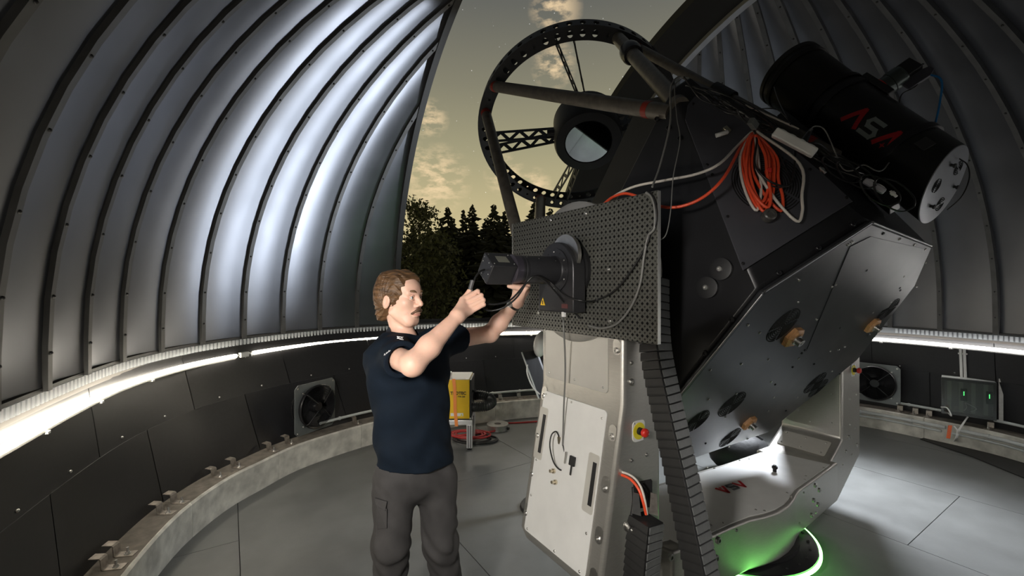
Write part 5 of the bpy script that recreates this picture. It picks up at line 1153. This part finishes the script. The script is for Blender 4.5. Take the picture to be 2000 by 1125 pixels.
# ------------------------------------------------------------------ outside: ground and trees
def outside():
    g = MB(); g.prism([V((-90, 9, -1.2)), V((90, 9, -1.2)), V((90, 130, -1.2)), V((-90, 130, -1.2))], (0, 0, -.1)); tag(g.build('meadow', mat('night_grass', (.010, .012, .006), .9, var=.3), None), 'dark ground outside the dome below the trees', 'ground', kind='structure')
    M_need = mat('spruce_needles', (.010, .013, .007), .8, var=.4, vscale=3); M_leaf = mat('dark_leaves', (.028, .034, .010), .7, var=.5, vscale=2); M_bark = mat('bark', (.014, .011, .008), .9)
    rnd = random.Random(5)
    def spruce(x, top_y, Y, wd, seed, label):
        r = random.Random(seed); top = px(x, top_y, Y); base = V((top.x, top.y, -1.2)); H = top.z + 1.2
        t = thing('spruce_tree', base, label, 'tree', 'spruces outside the dome'); MB().cyl(base, top, .16, .015, 8).build('trunk', M_bark, t)
        g = MB(); nl = int(H / .30)
        for i in range(nl):
            z = top.z - .08 - (H - 1.0) * (i / nl); R = wd * (0.06 + .94 * ((i + .4) / nl) ** .8) * r.uniform(.75, 1.15); nb = 7 + min(6, i // 4); a0 = r.uniform(0, 6.28)
            for k in range(nb):
                a = a0 + 6.283 * k / nb + r.uniform(-.25, .25); L = R * r.uniform(.6, 1.15); e = V((math.cos(a), math.sin(a), 0)); s = V((-e.y, e.x, 0)); o = V((top.x, top.y, z + r.uniform(-.16, .16))); dr = -.25 - .25 * r.random()
                m1 = o + e * L * .55 + ZX * (dr * L * .55); tip = o + e * L + ZX * (dr * L * .8 + .06 * L); w = .16 * L + .07
                g.add([o + ZX * .06, o - ZX * .06, m1 + s * w + ZX * -.05, m1 - s * w + ZX * -.05, m1 + ZX * .06, m1 - ZX * (.12 + .12 * L), tip], [[0, 2, 4], [0, 4, 3], [1, 5, 2], [1, 3, 5], [4, 2, 6], [4, 6, 3], [5, 6, 2], [5, 3, 6]])
        tag(g.build('needles', M_need, t), kind='stuff')
    lab = {0: 'tall dark spruce with a sharp tip standing against the dusk sky', 1: 'lower dark spruce filling the forest edge below the tall tips'}
    tall = [(875, 407, 30, 2.6), (922, 400, 31, 2.7), (965, 402, 28, 2.9), (985, 414, 33, 2.4), (905, 412, 34, 2.2), (1042, 398, 30, 2.6), (1075, 408, 33, 2.6), (1110, 412, 31, 2.6)]
    names = ['tall dark spruce next to the leafy tree outside the slit', 'tall dark spruce with a full sharp tip, highest of those left of the breadboard', 'broad dark spruce directly behind the lower truss tube', 'narrow dark spruce just beside the breadboard edge', 'narrow dark spruce between two taller spruce tips', 'dark spruce seen through the lower part of the telescope ring', 'dark spruce behind the top edge of the breadboard', 'dark spruce mostly hidden behind the telescope box']
    for i, (x, y, Y, w) in enumerate(tall): spruce(x, y, Y, w, i, names[i])
    for i in range(13): spruce(775 + i * 29 + rnd.uniform(-6, 6), rnd.uniform(424, 445), rnd.uniform(35, 40), rnd.uniform(2.6, 3.2), 50 + i, lab[1])
    def leafy(x, top_y, Y, w, seed, label, n=5200):
        r = random.Random(seed); top = px(x, top_y, Y); base = V((top.x, top.y, -1.2)); t = thing('leafy_tree', base, label, 'tree')
        MB().cyl(base, top - ZX * .8, .14, .02, 8).build('trunk', M_bark, t); g = MB(); H = top.z + .6
        cl = [(V((top.x + r.gauss(0, w * .42 * min(1, .25 + f)), top.y + r.gauss(0, .8), top.z - .25 - f * H)), .22 + .35 * min(1, f * 2)) for f in [r.random() ** 1.1 for _ in range(130)]]
        for c, q in cl: g2 = (c - V((top.x, top.y, c.z - .5)));
        for _ in range(n):
            c, q = r.choice(cl); p = c + V((r.gauss(0, q), r.gauss(0, q), r.gauss(0, q * .8))); e = V((r.gauss(0, 1), r.gauss(0, 1), r.gauss(0, 1))).normalized(); s = e.cross(V((r.gauss(0, 1), r.gauss(0, 1), r.gauss(0, 1)))).normalized(); l = r.uniform(.07, .13)
            g.add([p - e * l, p + s * l * .45, p + e * l, p - s * l * .45], [[0, 1, 2, 3]])
        tag(g.build('leaves', M_leaf, t), kind='stuff')
    leafy(818, 392, 20, 1.5, 3, 'loose leafy tree beside the left edge of the dome slit')
    leafy(850, 452, 18, 1.3, 4, 'low leafy bush below the taller leafy tree outside the slit', 3600)
outside()

# ------------------------------------------------------------------ the man
class Field:
    """signed distance grid with smooth unions; surface taken out with surface nets"""
    def __init__(s, lo, hi, res):
        s.lo = np.array(lo, np.float32); s.res = res; s.n = np.ceil((np.array(hi) - s.lo) / res).astype(int) + 1
        s.d = np.full(tuple(s.n), 1.0, np.float32)
    def window(s, lo, hi, pad):
        a = np.clip(np.floor((np.array(lo) - pad - s.lo) / s.res).astype(int), 0, s.n - 1); b = np.clip(np.ceil((np.array(hi) + pad - s.lo) / s.res).astype(int) + 1, 1, s.n)
        sl = tuple(slice(i, max(j, i + 1)) for i, j in zip(a, b))
        ax = [s.lo[i] + s.res * np.arange(sl[i].start, sl[i].stop, dtype=np.float32) for i in range(3)]
        return sl, np.meshgrid(*ax, indexing='ij', sparse=True)
    @staticmethod
    def smin(a, b, k):
        if k <= 0: return np.minimum(a, b)
        h = np.maximum(k - np.abs(a - b), 0) / k; return np.minimum(a, b) - h * h * k * 0.25
    def _op(s, lo, hi, fn, k, sub):
        sl, g = s.window(lo, hi, 0.03 + k); v = fn(*g).astype(np.float32)
        s.d[sl] = -s.smin(-s.d[sl], v, k) if sub else s.smin(s.d[sl], v, k)
    def cap(s, a, b, ra, rb, k=0.02, sub=False):
        a, b = np.array(a, np.float32), np.array(b, np.float32); ab = b - a; L2 = float(ab @ ab) + 1e-12; R = max(ra, rb)
        def fn(x, y, z):
            t = np.clip(((x - a[0]) * ab[0] + (y - a[1]) * ab[1] + (z - a[2]) * ab[2]) / L2, 0, 1)
            return np.sqrt((x - a[0] - t * ab[0]) ** 2 + (y - a[1] - t * ab[1]) ** 2 + (z - a[2] - t * ab[2]) ** 2) - (ra + (rb - ra) * t)
        s._op(np.minimum(a, b) - R, np.maximum(a, b) + R, fn, k, sub)
    def ell(s, c, axes, rad, k=0.02, sub=False):
        c = np.array(c, np.float32); A = [np.array(q, np.float32) for q in axes]; R = max(rad)
        def fn(x, y, z):
            p = [((x - c[0]) * q[0] + (y - c[1]) * q[1] + (z - c[2]) * q[2]) for q in A]
            k0 = np.sqrt(sum((pi / r) ** 2 for pi, r in zip(p, rad))); k1 = np.sqrt(sum((pi / r ** 2) ** 2 for pi, r in zip(p, rad))) + 1e-9
            return k0 * (k0 - 1) / k1
        s._op(c - R, c + R, fn, k, sub)
    def half(s, p, n):                    # keep the side the normal points away from
        p, n = np.array(p, np.float32), np.array(n, np.float32); n = n / np.linalg.norm(n)
        sl, g = s.window(s.lo, s.lo + s.n * s.res, 0); s.d = np.maximum(s.d, (g[0] - p[0]) * n[0] + (g[1] - p[1]) * n[1] + (g[2] - p[2]) * n[2]).astype(np.float32)
    def mesh(s, name):
        d = s.d; ins = d < 0; n = d.shape
        cs = tuple(x - 1 for x in n); cnt = np.zeros(cs, np.uint8); acc = np.zeros(cs + (3,), np.float32)
        for axis in range(3):
            o = [i for i in range(3) if i != axis]
            a = np.take(d, range(n[axis] - 1), axis); b = np.take(d, range(1, n[axis]), axis); cr = (a < 0) != (b < 0)
            t = np.where(cr, a / np.where(cr, a - b, 1), 0)
            for i in (0, 1):
                for j in (0, 1):
                    sl = [slice(None)] * 3; sl[o[0]] = slice(i, n[o[0]] - 1 + i); sl[o[1]] = slice(j, n[o[1]] - 1 + j); sl = tuple(sl)
                    c_ = cr[sl]; cnt += c_; off = [0, 0, 0]; off[o[0]] = i; off[o[1]] = j
                    acc[..., axis] += np.where(c_, t[sl], 0)
                    if i: acc[..., o[0]] += c_
                    if j: acc[..., o[1]] += c_
        act = cnt > 0; idx = np.full(cs, -1, np.int64); idx[act] = np.arange(act.sum())
        cell = np.argwhere(act); verts = s.lo + (cell + acc[act] / cnt[act][:, None]) * s.res
        F_ = []
        for axis in range(3):
            o = [(axis + 1) % 3, (axis + 2) % 3]
            a = np.take(ins, range(n[axis] - 1), axis); b = np.take(ins, range(1, n[axis]), axis)
            e = np.argwhere(a != b); e = e[(e[:, o[0]] > 0) & (e[:, o[1]] > 0) & (e[:, o[0]] < n[o[0]] - 1) & (e[:, o[1]] < n[o[1]] - 1)]
            if not len(e): continue
            def at(i, j): q = e.copy(); q[:, o[0]] -= i; q[:, o[1]] -= j; return idx[q[:, 0], q[:, 1], q[:, 2]]
            q = np.stack([at(1, 1), at(0, 1), at(0, 0), at(1, 0)], 1); fl = ~a[e[:, 0], e[:, 1], e[:, 2]]; q[fl] = q[fl][:, ::-1]; F_.append(q)
        Fq = np.concatenate(F_); me = bpy.data.meshes.new(name)
        me.vertices.add(len(verts)); me.vertices.foreach_set('co', verts.astype(np.float32).ravel())
        me.loops.add(len(Fq) * 4); me.loops.foreach_set('vertex_index', Fq.astype(np.int32).ravel())
        me.polygons.add(len(Fq)); me.polygons.foreach_set('loop_start', np.arange(0, len(Fq) * 4, 4, dtype=np.int32)); me.update(calc_edges=True); me.validate()
        return me

def skin_material():
    m = mat('skin', (0.78, 0.49, 0.375), 0.48, 0, var=0.07, vscale=22, bump=0.06, bscale=160); b = m.node_tree.nodes['Principled BSDF']
    b.inputs['Subsurface Weight'].default_value = 0.12; b.inputs['Subsurface Radius'].default_value = (0.02, 0.008, 0.004); b.inputs['Subsurface Scale'].default_value = 0.25; return m

def build_man():
    man = thing('person', (-0.42, 1.90, 0), 'man in a navy polo shirt and dark work trousers reaching up to the camera cables', 'person')
    M_skin = skin_material()
    l = V((0.78, 0.626, 0)).normalized(); f = V((0.626, -0.78, 0)).normalized()           # torso left and front
    hf = V((0.925, -0.38, 0.03)).normalized(); hl = V((0.38, 0.925, 0)).normalized(); hu = hl.cross(-hf).normalized(); hu = hu if hu.z > 0 else -hu
    HC = px(781, 582, 1.90)
    def H(a, b, c): return HC + hf * a + hl * b + hu * c
    hx = (hf, hl, hu)
    shR, elR, wrR = px(750, 688, 1.80), px(806, 712, 1.57), px(893, 618, 1.72)
    shL, elL, wrL = px(872, 664, 1.98), px(957, 652, 2.20), px(1009, 590, 2.09)
    B = Field((-0.66, 1.46, 1.27), (0.16, 2.30, 1.97), 0.0034)
    # head
    B.ell(H(-.012, 0, .030), hx, (.096, .074, .086), 0)
    B.ell(H(.030, 0, -.040), hx, (.060, .058, .080), .03)
    B.ell(H(.050, 0, .035), hx, (.046, .058, .050), .02)
    B.cap(H(.058, -.012, -.102), H(.058, .012, -.102), .021, .021, .025)
    for sd in (-1, 1):
        B.cap(H(-.002, sd * .053, -.060), H(.050, sd * .024, -.100), .015, .016, .022)
        B.ell(H(.056, sd * .042, -.022), hx, (.024, .022, .020), .022)
        B.cap(H(.084, sd * .014, .020), H(.076, sd * .044, .020), .0085, .0075, .016)
        B.ell(H(.095, sd * .031, -.001), hx, (.014, .016, .010), .010, True)
        B.ell(H(-.014, sd * .074, -.014), (hf * .96 - hu * .26, hl, hu * .96 + hf * .26), (.018, .009, .031), .004)
        B.ell(H(-.012, sd * .083, -.012), (hf * .96 - hu * .26, hl, hu * .96 + hf * .26), (.010, .006, .020), .004, True)
    B.cap(H(.086, 0, .012), H(.108, 0, -.028), .0072, .0105, .014)
    for sd in (-1, 1): B.cap(H(.098, sd * .011, -.035), H(.092, sd * .012, -.036), .0070, .0070, .008)
    B.ell(H(.086, 0, -.063), hx, (.012, .024, .008), .010); B.ell(H(.084, 0, -.076), hx, (.011, .020, .0075), .008)
    B.ell(H(.100, 0, -.0695), hx, (.010, .024, .0016), .003, True)
    nk = px(790, 668, 1.90)
    B.cap(H(-.026, .004, -.06), nk + V((.004, .004, 0)), .044, .051, .014)
    # shoulders and chest under the shirt
    B.cap(shR + V((.05, .05, -.03)), shL + V((-.05, -.01, -.03)), .036, .036, .03); B.cap(nk, px(803, 740, 1.93), .052, .06, .03)
    # arms
    for sh, el, wr in ((shR, elR, wrR), (shL, elL, wrL)):
        B.cap(sh.lerp(el, .35), el, .044, .042, .02); B.cap(el, el.lerp(wr, .35), .041, .042, .02); B.cap(el.lerp(wr, .35), wr, .042, .0255, .02)
    def chain_(pts, rs, k=.006):
        for a, b, r0, r1 in zip(pts, pts[1:], rs, rs[1:]): B.cap(a, b, r0, r1, k)
    # right hand: back towards the camera, fingers curled round the plug
    kn = [px(903, 585, 1.775), px(906, 594, 1.768), px(912, 602, 1.764), px(919, 609, 1.764)]
    for p in kn: B.cap(wrR + (p - wrR) * .05, p, .0215, .0125, .016)
    fg = [[kn[0], px(933, 569, 1.80), px(931, 572, 1.836), px(921, 573, 1.846)], [kn[1], px(940, 577, 1.79), px(937, 580, 1.832), px(925, 582, 1.846)],
          [kn[2], px(944, 586, 1.785), px(940, 589, 1.824), px(929, 592, 1.84)], [kn[3], px(945, 595, 1.782), px(940, 598, 1.814), px(931, 600, 1.828)]]
    for i, q in enumerate(fg): s_ = (1, 1.04, 1, .88)[i]; chain_(q, [.0112 * s_, .0098 * s_, .0088 * s_, .0078 * s_], .004)
    B.cap(wrR, px(900, 598, 1.80), .022, .016, .02); chain_([px(897, 600, 1.80), px(906, 583, 1.825), px(916, 570, 1.838), px(920, 563, 1.838)], [.0145, .0115, .0105, .0088], .005)
    # left hand: palm under the lens tube, fingers up its far side
    TC = FK(-.262, 0, 1.805)
    def TB(a, ang, r): return TC + AX * a + (-HX * math.cos(R_(ang)) + ZX * math.sin(R_(ang))) * r
    pk = [TB(.036, -62, .086), TB(.014, -62, .087), TB(-.008, -62, .087), TB(-.029, -62, .085)]
    for p in pk: B.cap(wrL + (p - wrL) * .05, p, .024, .014, .016)
    for i, p in enumerate(pk):
        a = (.036, .014, -.008, -.029)[i]; chain_([p, TB(a, -20, .077), TB(a, 15, .075), TB(a - .002, 40, .074)], [.0115, .0100, .0090, .0078], .004)
    B.cap(wrL, TB(-.01, -95, .095), .026, .020, .02); chain_([TB(-.02, -95, .090), TB(-.045, -93, .084), TB(-.068, -88, .080), TB(-.088, -82, .078)], [.0155, .0120, .0108, .009], .006)
    B.half((0, 0, 1.29), (0, 0, -1))
    body = link('body', B.mesh('body'), M_skin, man, smooth=180)
    # eyes, brows, moustache, lips
    for sd in (-1, 1):
        e = MB().sphere(H(.0765, sd * .031, -.001), .0118, 20, 14, hl, hu, hf).build('eye', mat('eye_white', (.75, .72, .70), .2), man, smooth=180)
        g = V((.90, -.42, .10)).normalized(); q = H(.0765, sd * .031, -.001)
        MB().sphere(q + g * .0072, .0054, 16, 10, *frame(g)).build('iris', mat('iris', (.06, .05, .04), .15), e, smooth=180)
        lid = MB().tube(smooth_pts([H(.084, sd * .016, .000), H(.0895, sd * .024, .0082), H(.0895, sd * .034, .0092), H(.080, sd * .045, .002)], 5), .0024, 8); lid.build('eyelid', M_skin, e, smooth=180)
        lid = MB().tube(smooth_pts([H(.084, sd * .016, -.001), H(.0875, sd * .026, -.0098), H(.0865, sd * .034, -.0098), H(.080, sd * .045, .000)], 5), .0022, 8); lid.build('eyelid', M_skin, e, smooth=180)
    M_brow = mat('brow_hair', (.20, .115, .06), .6, var=.3, vscale=200); M_mous = mat('moustache_hair', (.13, .07, .04), .6, var=.4, vscale=250, stretch=(1, 1, .3), bump=.5, bscale=300)
    for sd in (-1, 1): MB().tube(smooth_pts([H(.094, sd * .012, .021), H(.0935, sd * .026, .0265), H(.083, sd * .042, .026), H(.072, sd * .052, .019)], 5), [.0044] * 5 + [.0058] * 5 + [.0044] * 5 + [.0018], 8).build('eyebrow', M_brow, man, smooth=180)
    for sd in (-1, 1): MB().tube(smooth_pts([H(.1005, 0, -.051), H(.0995, sd * .010, -.0535), H(.092, sd * .022, -.060), H(.079, sd * .033, -.070)], 5), [.0058] * 5 + [.0060] * 5 + [.0046] * 5 + [.0016], 10).build('moustache', M_mous, man, smooth=180)
    M_lip = mat('lips', (.55, .24, .19), .45); MB().tube(smooth_pts([H(.079, -.024, -.072), H(.0935, -.010, -.0745), H(.0955, 0, -.0755), H(.0935, .010, -.0745), H(.079, .024, -.072)], 5), [.0012] + [.0036] * 19 + [.0012], 8).build('lower_lip', M_lip, man, smooth=180)
    # hair: swept back shell with combed ridges
    Hf = Field(tuple(HC - V((.15, .15, .15))), tuple(HC + V((.15, .15, .15))), 0.0026)
    Hf.ell(H(-.016, 0, .031), hx, (.105, .084, .086), 0); Hf.ell(H(-.052, 0, -.010), hx, (.066, .074, .072), .02); Hf.cap(H(-.078, -.025, -.075), H(-.078, .025, -.075), .026, .026, .03)
    Hf.cap(H(.026, -.046, .074), H(.056, .028, .080), .024, .021, .03); Hf.cap(H(-.05, -.03, .086), H(.02, .02, .094), .026, .024, .03)
    for sd in (-1, 1): Hf.cap(H(.020, sd * .066, .02), H(.014, sd * .068, -.022), .016, .007, .02)
    sl, g = Hf.window(Hf.lo, Hf.lo + Hf.n * Hf.res, 0)
    A_ = (g[0] - HC.x) * hf.x + (g[1] - HC.y) * hf.y + (g[2] - HC.z) * hf.z; B_ = (g[0] - HC.x) * hl.x + (g[1] - HC.y) * hl.y + (g[2] - HC.z) * hl.z; C_ = (g[0] - HC.x) * hu.x + (g[1] - HC.y) * hu.y + (g[2] - HC.z) * hu.z
    ph = np.arctan2(C_ + .03, A_ + .03); w_ = ph * 9 + B_ * 60 + 2.0 * np.sin(A_ * 40 + B_ * 25)
    Hf.d = (Hf.d + .0021 * np.sin(w_ * 2.1) + .0008 * np.sin(w_ * 4.3 + A_ * 40)).astype(np.float32)
    Hf.ell(H(.110, 0, -.022), hx, (.076, .092, .094), .010, True)          # face opening
    Hf.ell(H(.034, 0, -.098), hx, (.072, .10, .062), .010, True)
    for sd in (-1, 1): Hf.ell(H(-.012, sd * .084, -.024), hx, (.022, .020, .036), .008, True)
    hm = mat('brown_hair', (.125, .068, .032), .42, 0, var=.55, vscale=55, stretch=(.35, .35, 1.6), bump=.5, bscale=120)
    link('hair', Hf.mesh('hair'), hm, man, smooth=180)
    # polo shirt
    S = Field((-.68, 1.50, .92), (-.02, 2.30, 1.60), 0.0048)
    zs = np.array([.90, .98, 1.05, 1.15, 1.25, 1.33, 1.40, 1.45, 1.485, 1.52, 1.56]); aa = np.array([.166, .168, .165, .162, .170, .182, .188, .178, .140, .085, .06]); bb = np.array([.128, .126, .121, .117, .120, .124, .118, .104, .085, .068, .055])
    c0, c1, c2 = px(811, 890, 1.90), px(800, 745, 1.89), px(792, 655, 1.90)
    cx = np.array([c0.x, c1.x, c2.x]); cy = np.array([c0.y, c1.y, c2.y]); cz = np.array([c0.z, c1.z, c2.z])
    sl, g = S.window(S.lo, S.lo + S.n * S.res, 0); zz = g[2].ravel(); ai, bi = np.interp(zz, zs, aa)[None, None], np.interp(zz, zs, bb)[None, None]; xi, yi = np.interp(zz, cz, cx)[None, None], np.interp(zz, cz, cy)[None, None]
    P_ = (g[0] - xi) * l.x + (g[1] - yi) * l.y; Q_ = (g[0] - xi) * f.x + (g[1] - yi) * f.y
    S.d = ((((np.abs(P_) / ai) ** 2.3 + (np.abs(Q_) / bi) ** 2.3) ** (1 / 2.3) - 1) * bi).astype(np.float32)
    S.d = np.maximum(S.d, g[2] - 1.515)
    mr, ml = shR.lerp(elR, .66), shL.lerp(elL, .30)
    S.cap(shR + V((.03, .03, .0)), mr, .078, .070, .05); S.cap(shL + V((-.03, -.02, 0)), ml, .066, .066, .05)
    S.d = (S.d + .0050 * np.sin(P_ * 34 + g[2] * 26 + 1.5 * np.sin(g[2] * 19)) * np.clip(1.35 - g[2], 0, .3) / .3 + .0032 * np.sin(Q_ * 45 - g[2] * 40 + 2 * np.sin(P_ * 20))).astype(np.float32)
    for a, b in ((shR, elR), (shL, elL)):                   # open cuffs and neck
        m_ = mr if a is shR else ml; dv = (b - a).normalized()
        sl2, g2 = S.window(m_ - V((.12, .12, .12)), m_ + V((.12, .12, .12)), 0)
        cut = (g2[0] - m_.x) * dv.x + (g2[1] - m_.y) * dv.y + (g2[2] - m_.z) * dv.z
        far = np.sqrt((g2[0] - m_.x) ** 2 + (g2[1] - m_.y) ** 2 + (g2[2] - m_.z) ** 2) - .105
        S.d[sl2] = np.maximum(S.d[sl2], -np.maximum(-cut, far)).astype(np.float32)
        S.cap(m_ - dv * .012, m_ + dv * .10, .051, .054, .004, True)
    S.cap(nk - V((0, 0, .012)), nk + V((-.004, 0, .10)), .062, .068, .004, True)
    hem = .965 + (-.02) * 0
    S.half((-.42, 1.9, hem), (-.10, 0, -1))
    M_polo = mat('navy_pique', (.0062, .0112, .0195), .8, 0, spec=.12, var=.12, vscale=30, bump=.12, bscale=420)
    polo = link('polo_shirt', S.mesh('polo_shirt'), M_polo, man, smooth=180)
    # collar: turned-down band round the neck, open at the front
    fo = (f * .8 + hf * .6).normalized(); so = ZX.cross(fo).normalized(); rings = []
    for i in range(29):
        a = R_(-158 + 316 * i / 28) ; e = -fo * math.cos(a) + so * math.sin(a); fr = .5 - .5 * math.cos(a)
        up_ = nk + ZX * (.070 - .072 * fr); k = .056 + .014 * fr
        rings.append([up_ + e * k + ZX * .008, up_ + e * (k + .004) + ZX * .011, up_ + e * (k + .012) + ZX * .006, up_ + e * (k + .034 + .012 * fr) - ZX * (.042 + .006 * fr), up_ + e * (k + .028 + .012 * fr) - ZX * (.045 + .006 * fr)])
    MB().loft(rings).build('collar', mat('navy_rib', (.010, .016, .026), .8, bump=.2, bscale=300), polo, smooth=50)
    # star outline and sleeve print
    def on_body(x, y, fld=S):
        o = V((0, 0, CH)); r = V(((x - 1000) / F, 1, -(y - 562.5) / F)); t = 1.45
        while t < 2.2:
            p = o + r * t; i = [int(round((p[k] - fld.lo[k]) / fld.res)) for k in range(3)]
            if all(0 <= i[k] < fld.n[k] for k in range(3)) and fld.d[i[0], i[1], i[2]] < 0.002: return p
            t += .003
        return o + r * 1.8
    def decal(name, poly, m, parent, w=.0022):
        g = MB(); pts = [on_body(*q) - V((0, .004, 0)) for q in poly]; g.tube(pts, w, 6); return g.build(name, m, parent, smooth=60)
    M_print = mat('white_print', (.75, .76, .78), .6)
    def collar_pt(x, y): return px(x, y, 1.806)
    for pts in ([(775.5, 657), (780, 662), (788, 663.5), (784, 658.5), (775.5, 657)], [(775.5, 661), (781.5, 658), (788, 658), (782.5, 661.5), (775.5, 661)]):
        sp = [on_body(x, y) for x, y in pts]; dmin = min(p.y for p in sp)
        MB().tube([px(x, y, dmin - .034) for x, y in pts], .0010, 6).build('star_emblem', M_print, polo)
    for i, (x, y, s_) in enumerate(((752, 692.5, 2.6), (755.5, 690, 2.2), (757.5, 688.2, 1.6), (760.5, 686, 2.4), (763, 684.5, .8))):
        q = [(x - s_ * .5, y + s_ * .6), (x - s_ * .1, y - s_ * .8), (x + s_ * .6, y + s_ * .3), (x + s_ * .2, y - s_ * .2)]
        decal('sleeve_letter', q, M_print, polo, .0011)
    # work trousers
    T = Field((-.74, 1.60, .02), (-.10, 2.20, 1.05), 0.006)
    hp = px(811, 895, 1.90)
    hR, kR, aR = px(772, 935, 1.85), px(764, 1062, 1.80), V((-.53, 1.86, .06)); hL, kL, aL = px(852, 932, 1.95), px(860, 1060, 1.92), V((-.26, 2.02, .06))
    T.ell(V((hp.x, hp.y, .95)), (l, f, ZX), (.152, .110, .13), 0); T.ell(V((hp.x, hp.y, .88)) + f * -.015, (l, f, ZX), (.158, .116, .09), .04)
    for h_, k_, a_ in ((hR, kR, aR), (hL, kL, aL)):
        T.cap(h_, k_, .094, .072, .035); T.cap(k_, k_.lerp(a_, .4), .072, .068, .02); T.cap(k_.lerp(a_, .4), a_, .068, .058, .02); T.ell(k_ + f * .012, (l, f, ZX), (.066, .066, .07), .03)
    sl, g = T.window(T.lo, T.lo + T.n * T.res, 0)
    kn_ = np.exp(-((g[2] - .60) / .12) ** 2)
    T.d = (T.d + (.0010 + .0034 * kn_) * np.sin(g[2] * 80 + g[0] * 60 - g[1] * 40 + 2.6 * np.sin(g[0] * 17 + g[1] * 23 + g[2] * 14)) + .0025 * np.sin(g[0] * 60 + g[2] * 35 + g[1] * 30)).astype(np.float32)
    M_tr = mat('charcoal_canvas', (.038, .036, .036), .8, 0, var=.22, vscale=14, bump=.15, bscale=350)
    tro = link('trousers', T.mesh('trousers'), M_tr, man, smooth=180)
    def tpt(x, y): return on_body(x, y, T)
    def patch(name, poly, th):
        P = [tpt(x, y) - V((0, .004, 0)) for x, y in poly]; c_ = sum(P, V((0, 0, 0))) / len(P)
        return MB().prism(P, V((0, -th, 0))).build(name, M_tr, tro, bevel=.003)
    patch('cargo_pocket', [(736, 985), (757, 992), (757, 1030), (738, 1032)], .006); patch('pocket_flap', [(733, 970), (758, 977), (754, 996), (735, 984)], .010)
    for sd, a_ in ((-1, aR), (1, aL)):
        d_ = (f * .9 + l * .25 * sd).normalized(); g = MB(); g.sphere(a_ + d_ * .07 + ZX * -.012, 1, 18, 10, d_ * .15, ZX.cross(d_) * .05, ZX * .048); g.build('shoe', mat('shoe_black', (.02, .02, .02), .5), man, smooth=180)
    # wristwatch on the left wrist
    wd = (wrL - elL).normalized(); wc = elL.lerp(wrL, .93); x_, y_, z_ = frame(wd)
    wt = MB().lathe(wc - wd * .011, wd, [(0, .0285), (0, .0325), (.022, .0315), (.022, .0275)], 36, cap=False).build('wristwatch', mat('watch_strap', (.02, .014, .010), .45), man, smooth=40)
    fd = (V((-.55, -.75, .2)) - wd * V((-.55, -.75, .2)).dot(wd)).normalized(); MB().box(wc + V((.35, -.9, .2)).normalized() * .031, wd * .012, wd.cross(V((.35, -.9, .2))).normalized() * .006, V((.35, -.9, .2)).normalized() * .003).build('watch_buckle', M_steel, wt, bevel=.001)
    MB().lathe(wc + fd * .030, fd, [(0, .017), (.007, .017), (.008, .014), (.008, 0)], 24).build('watch_case', M_steel, wt, smooth=30)
build_man()
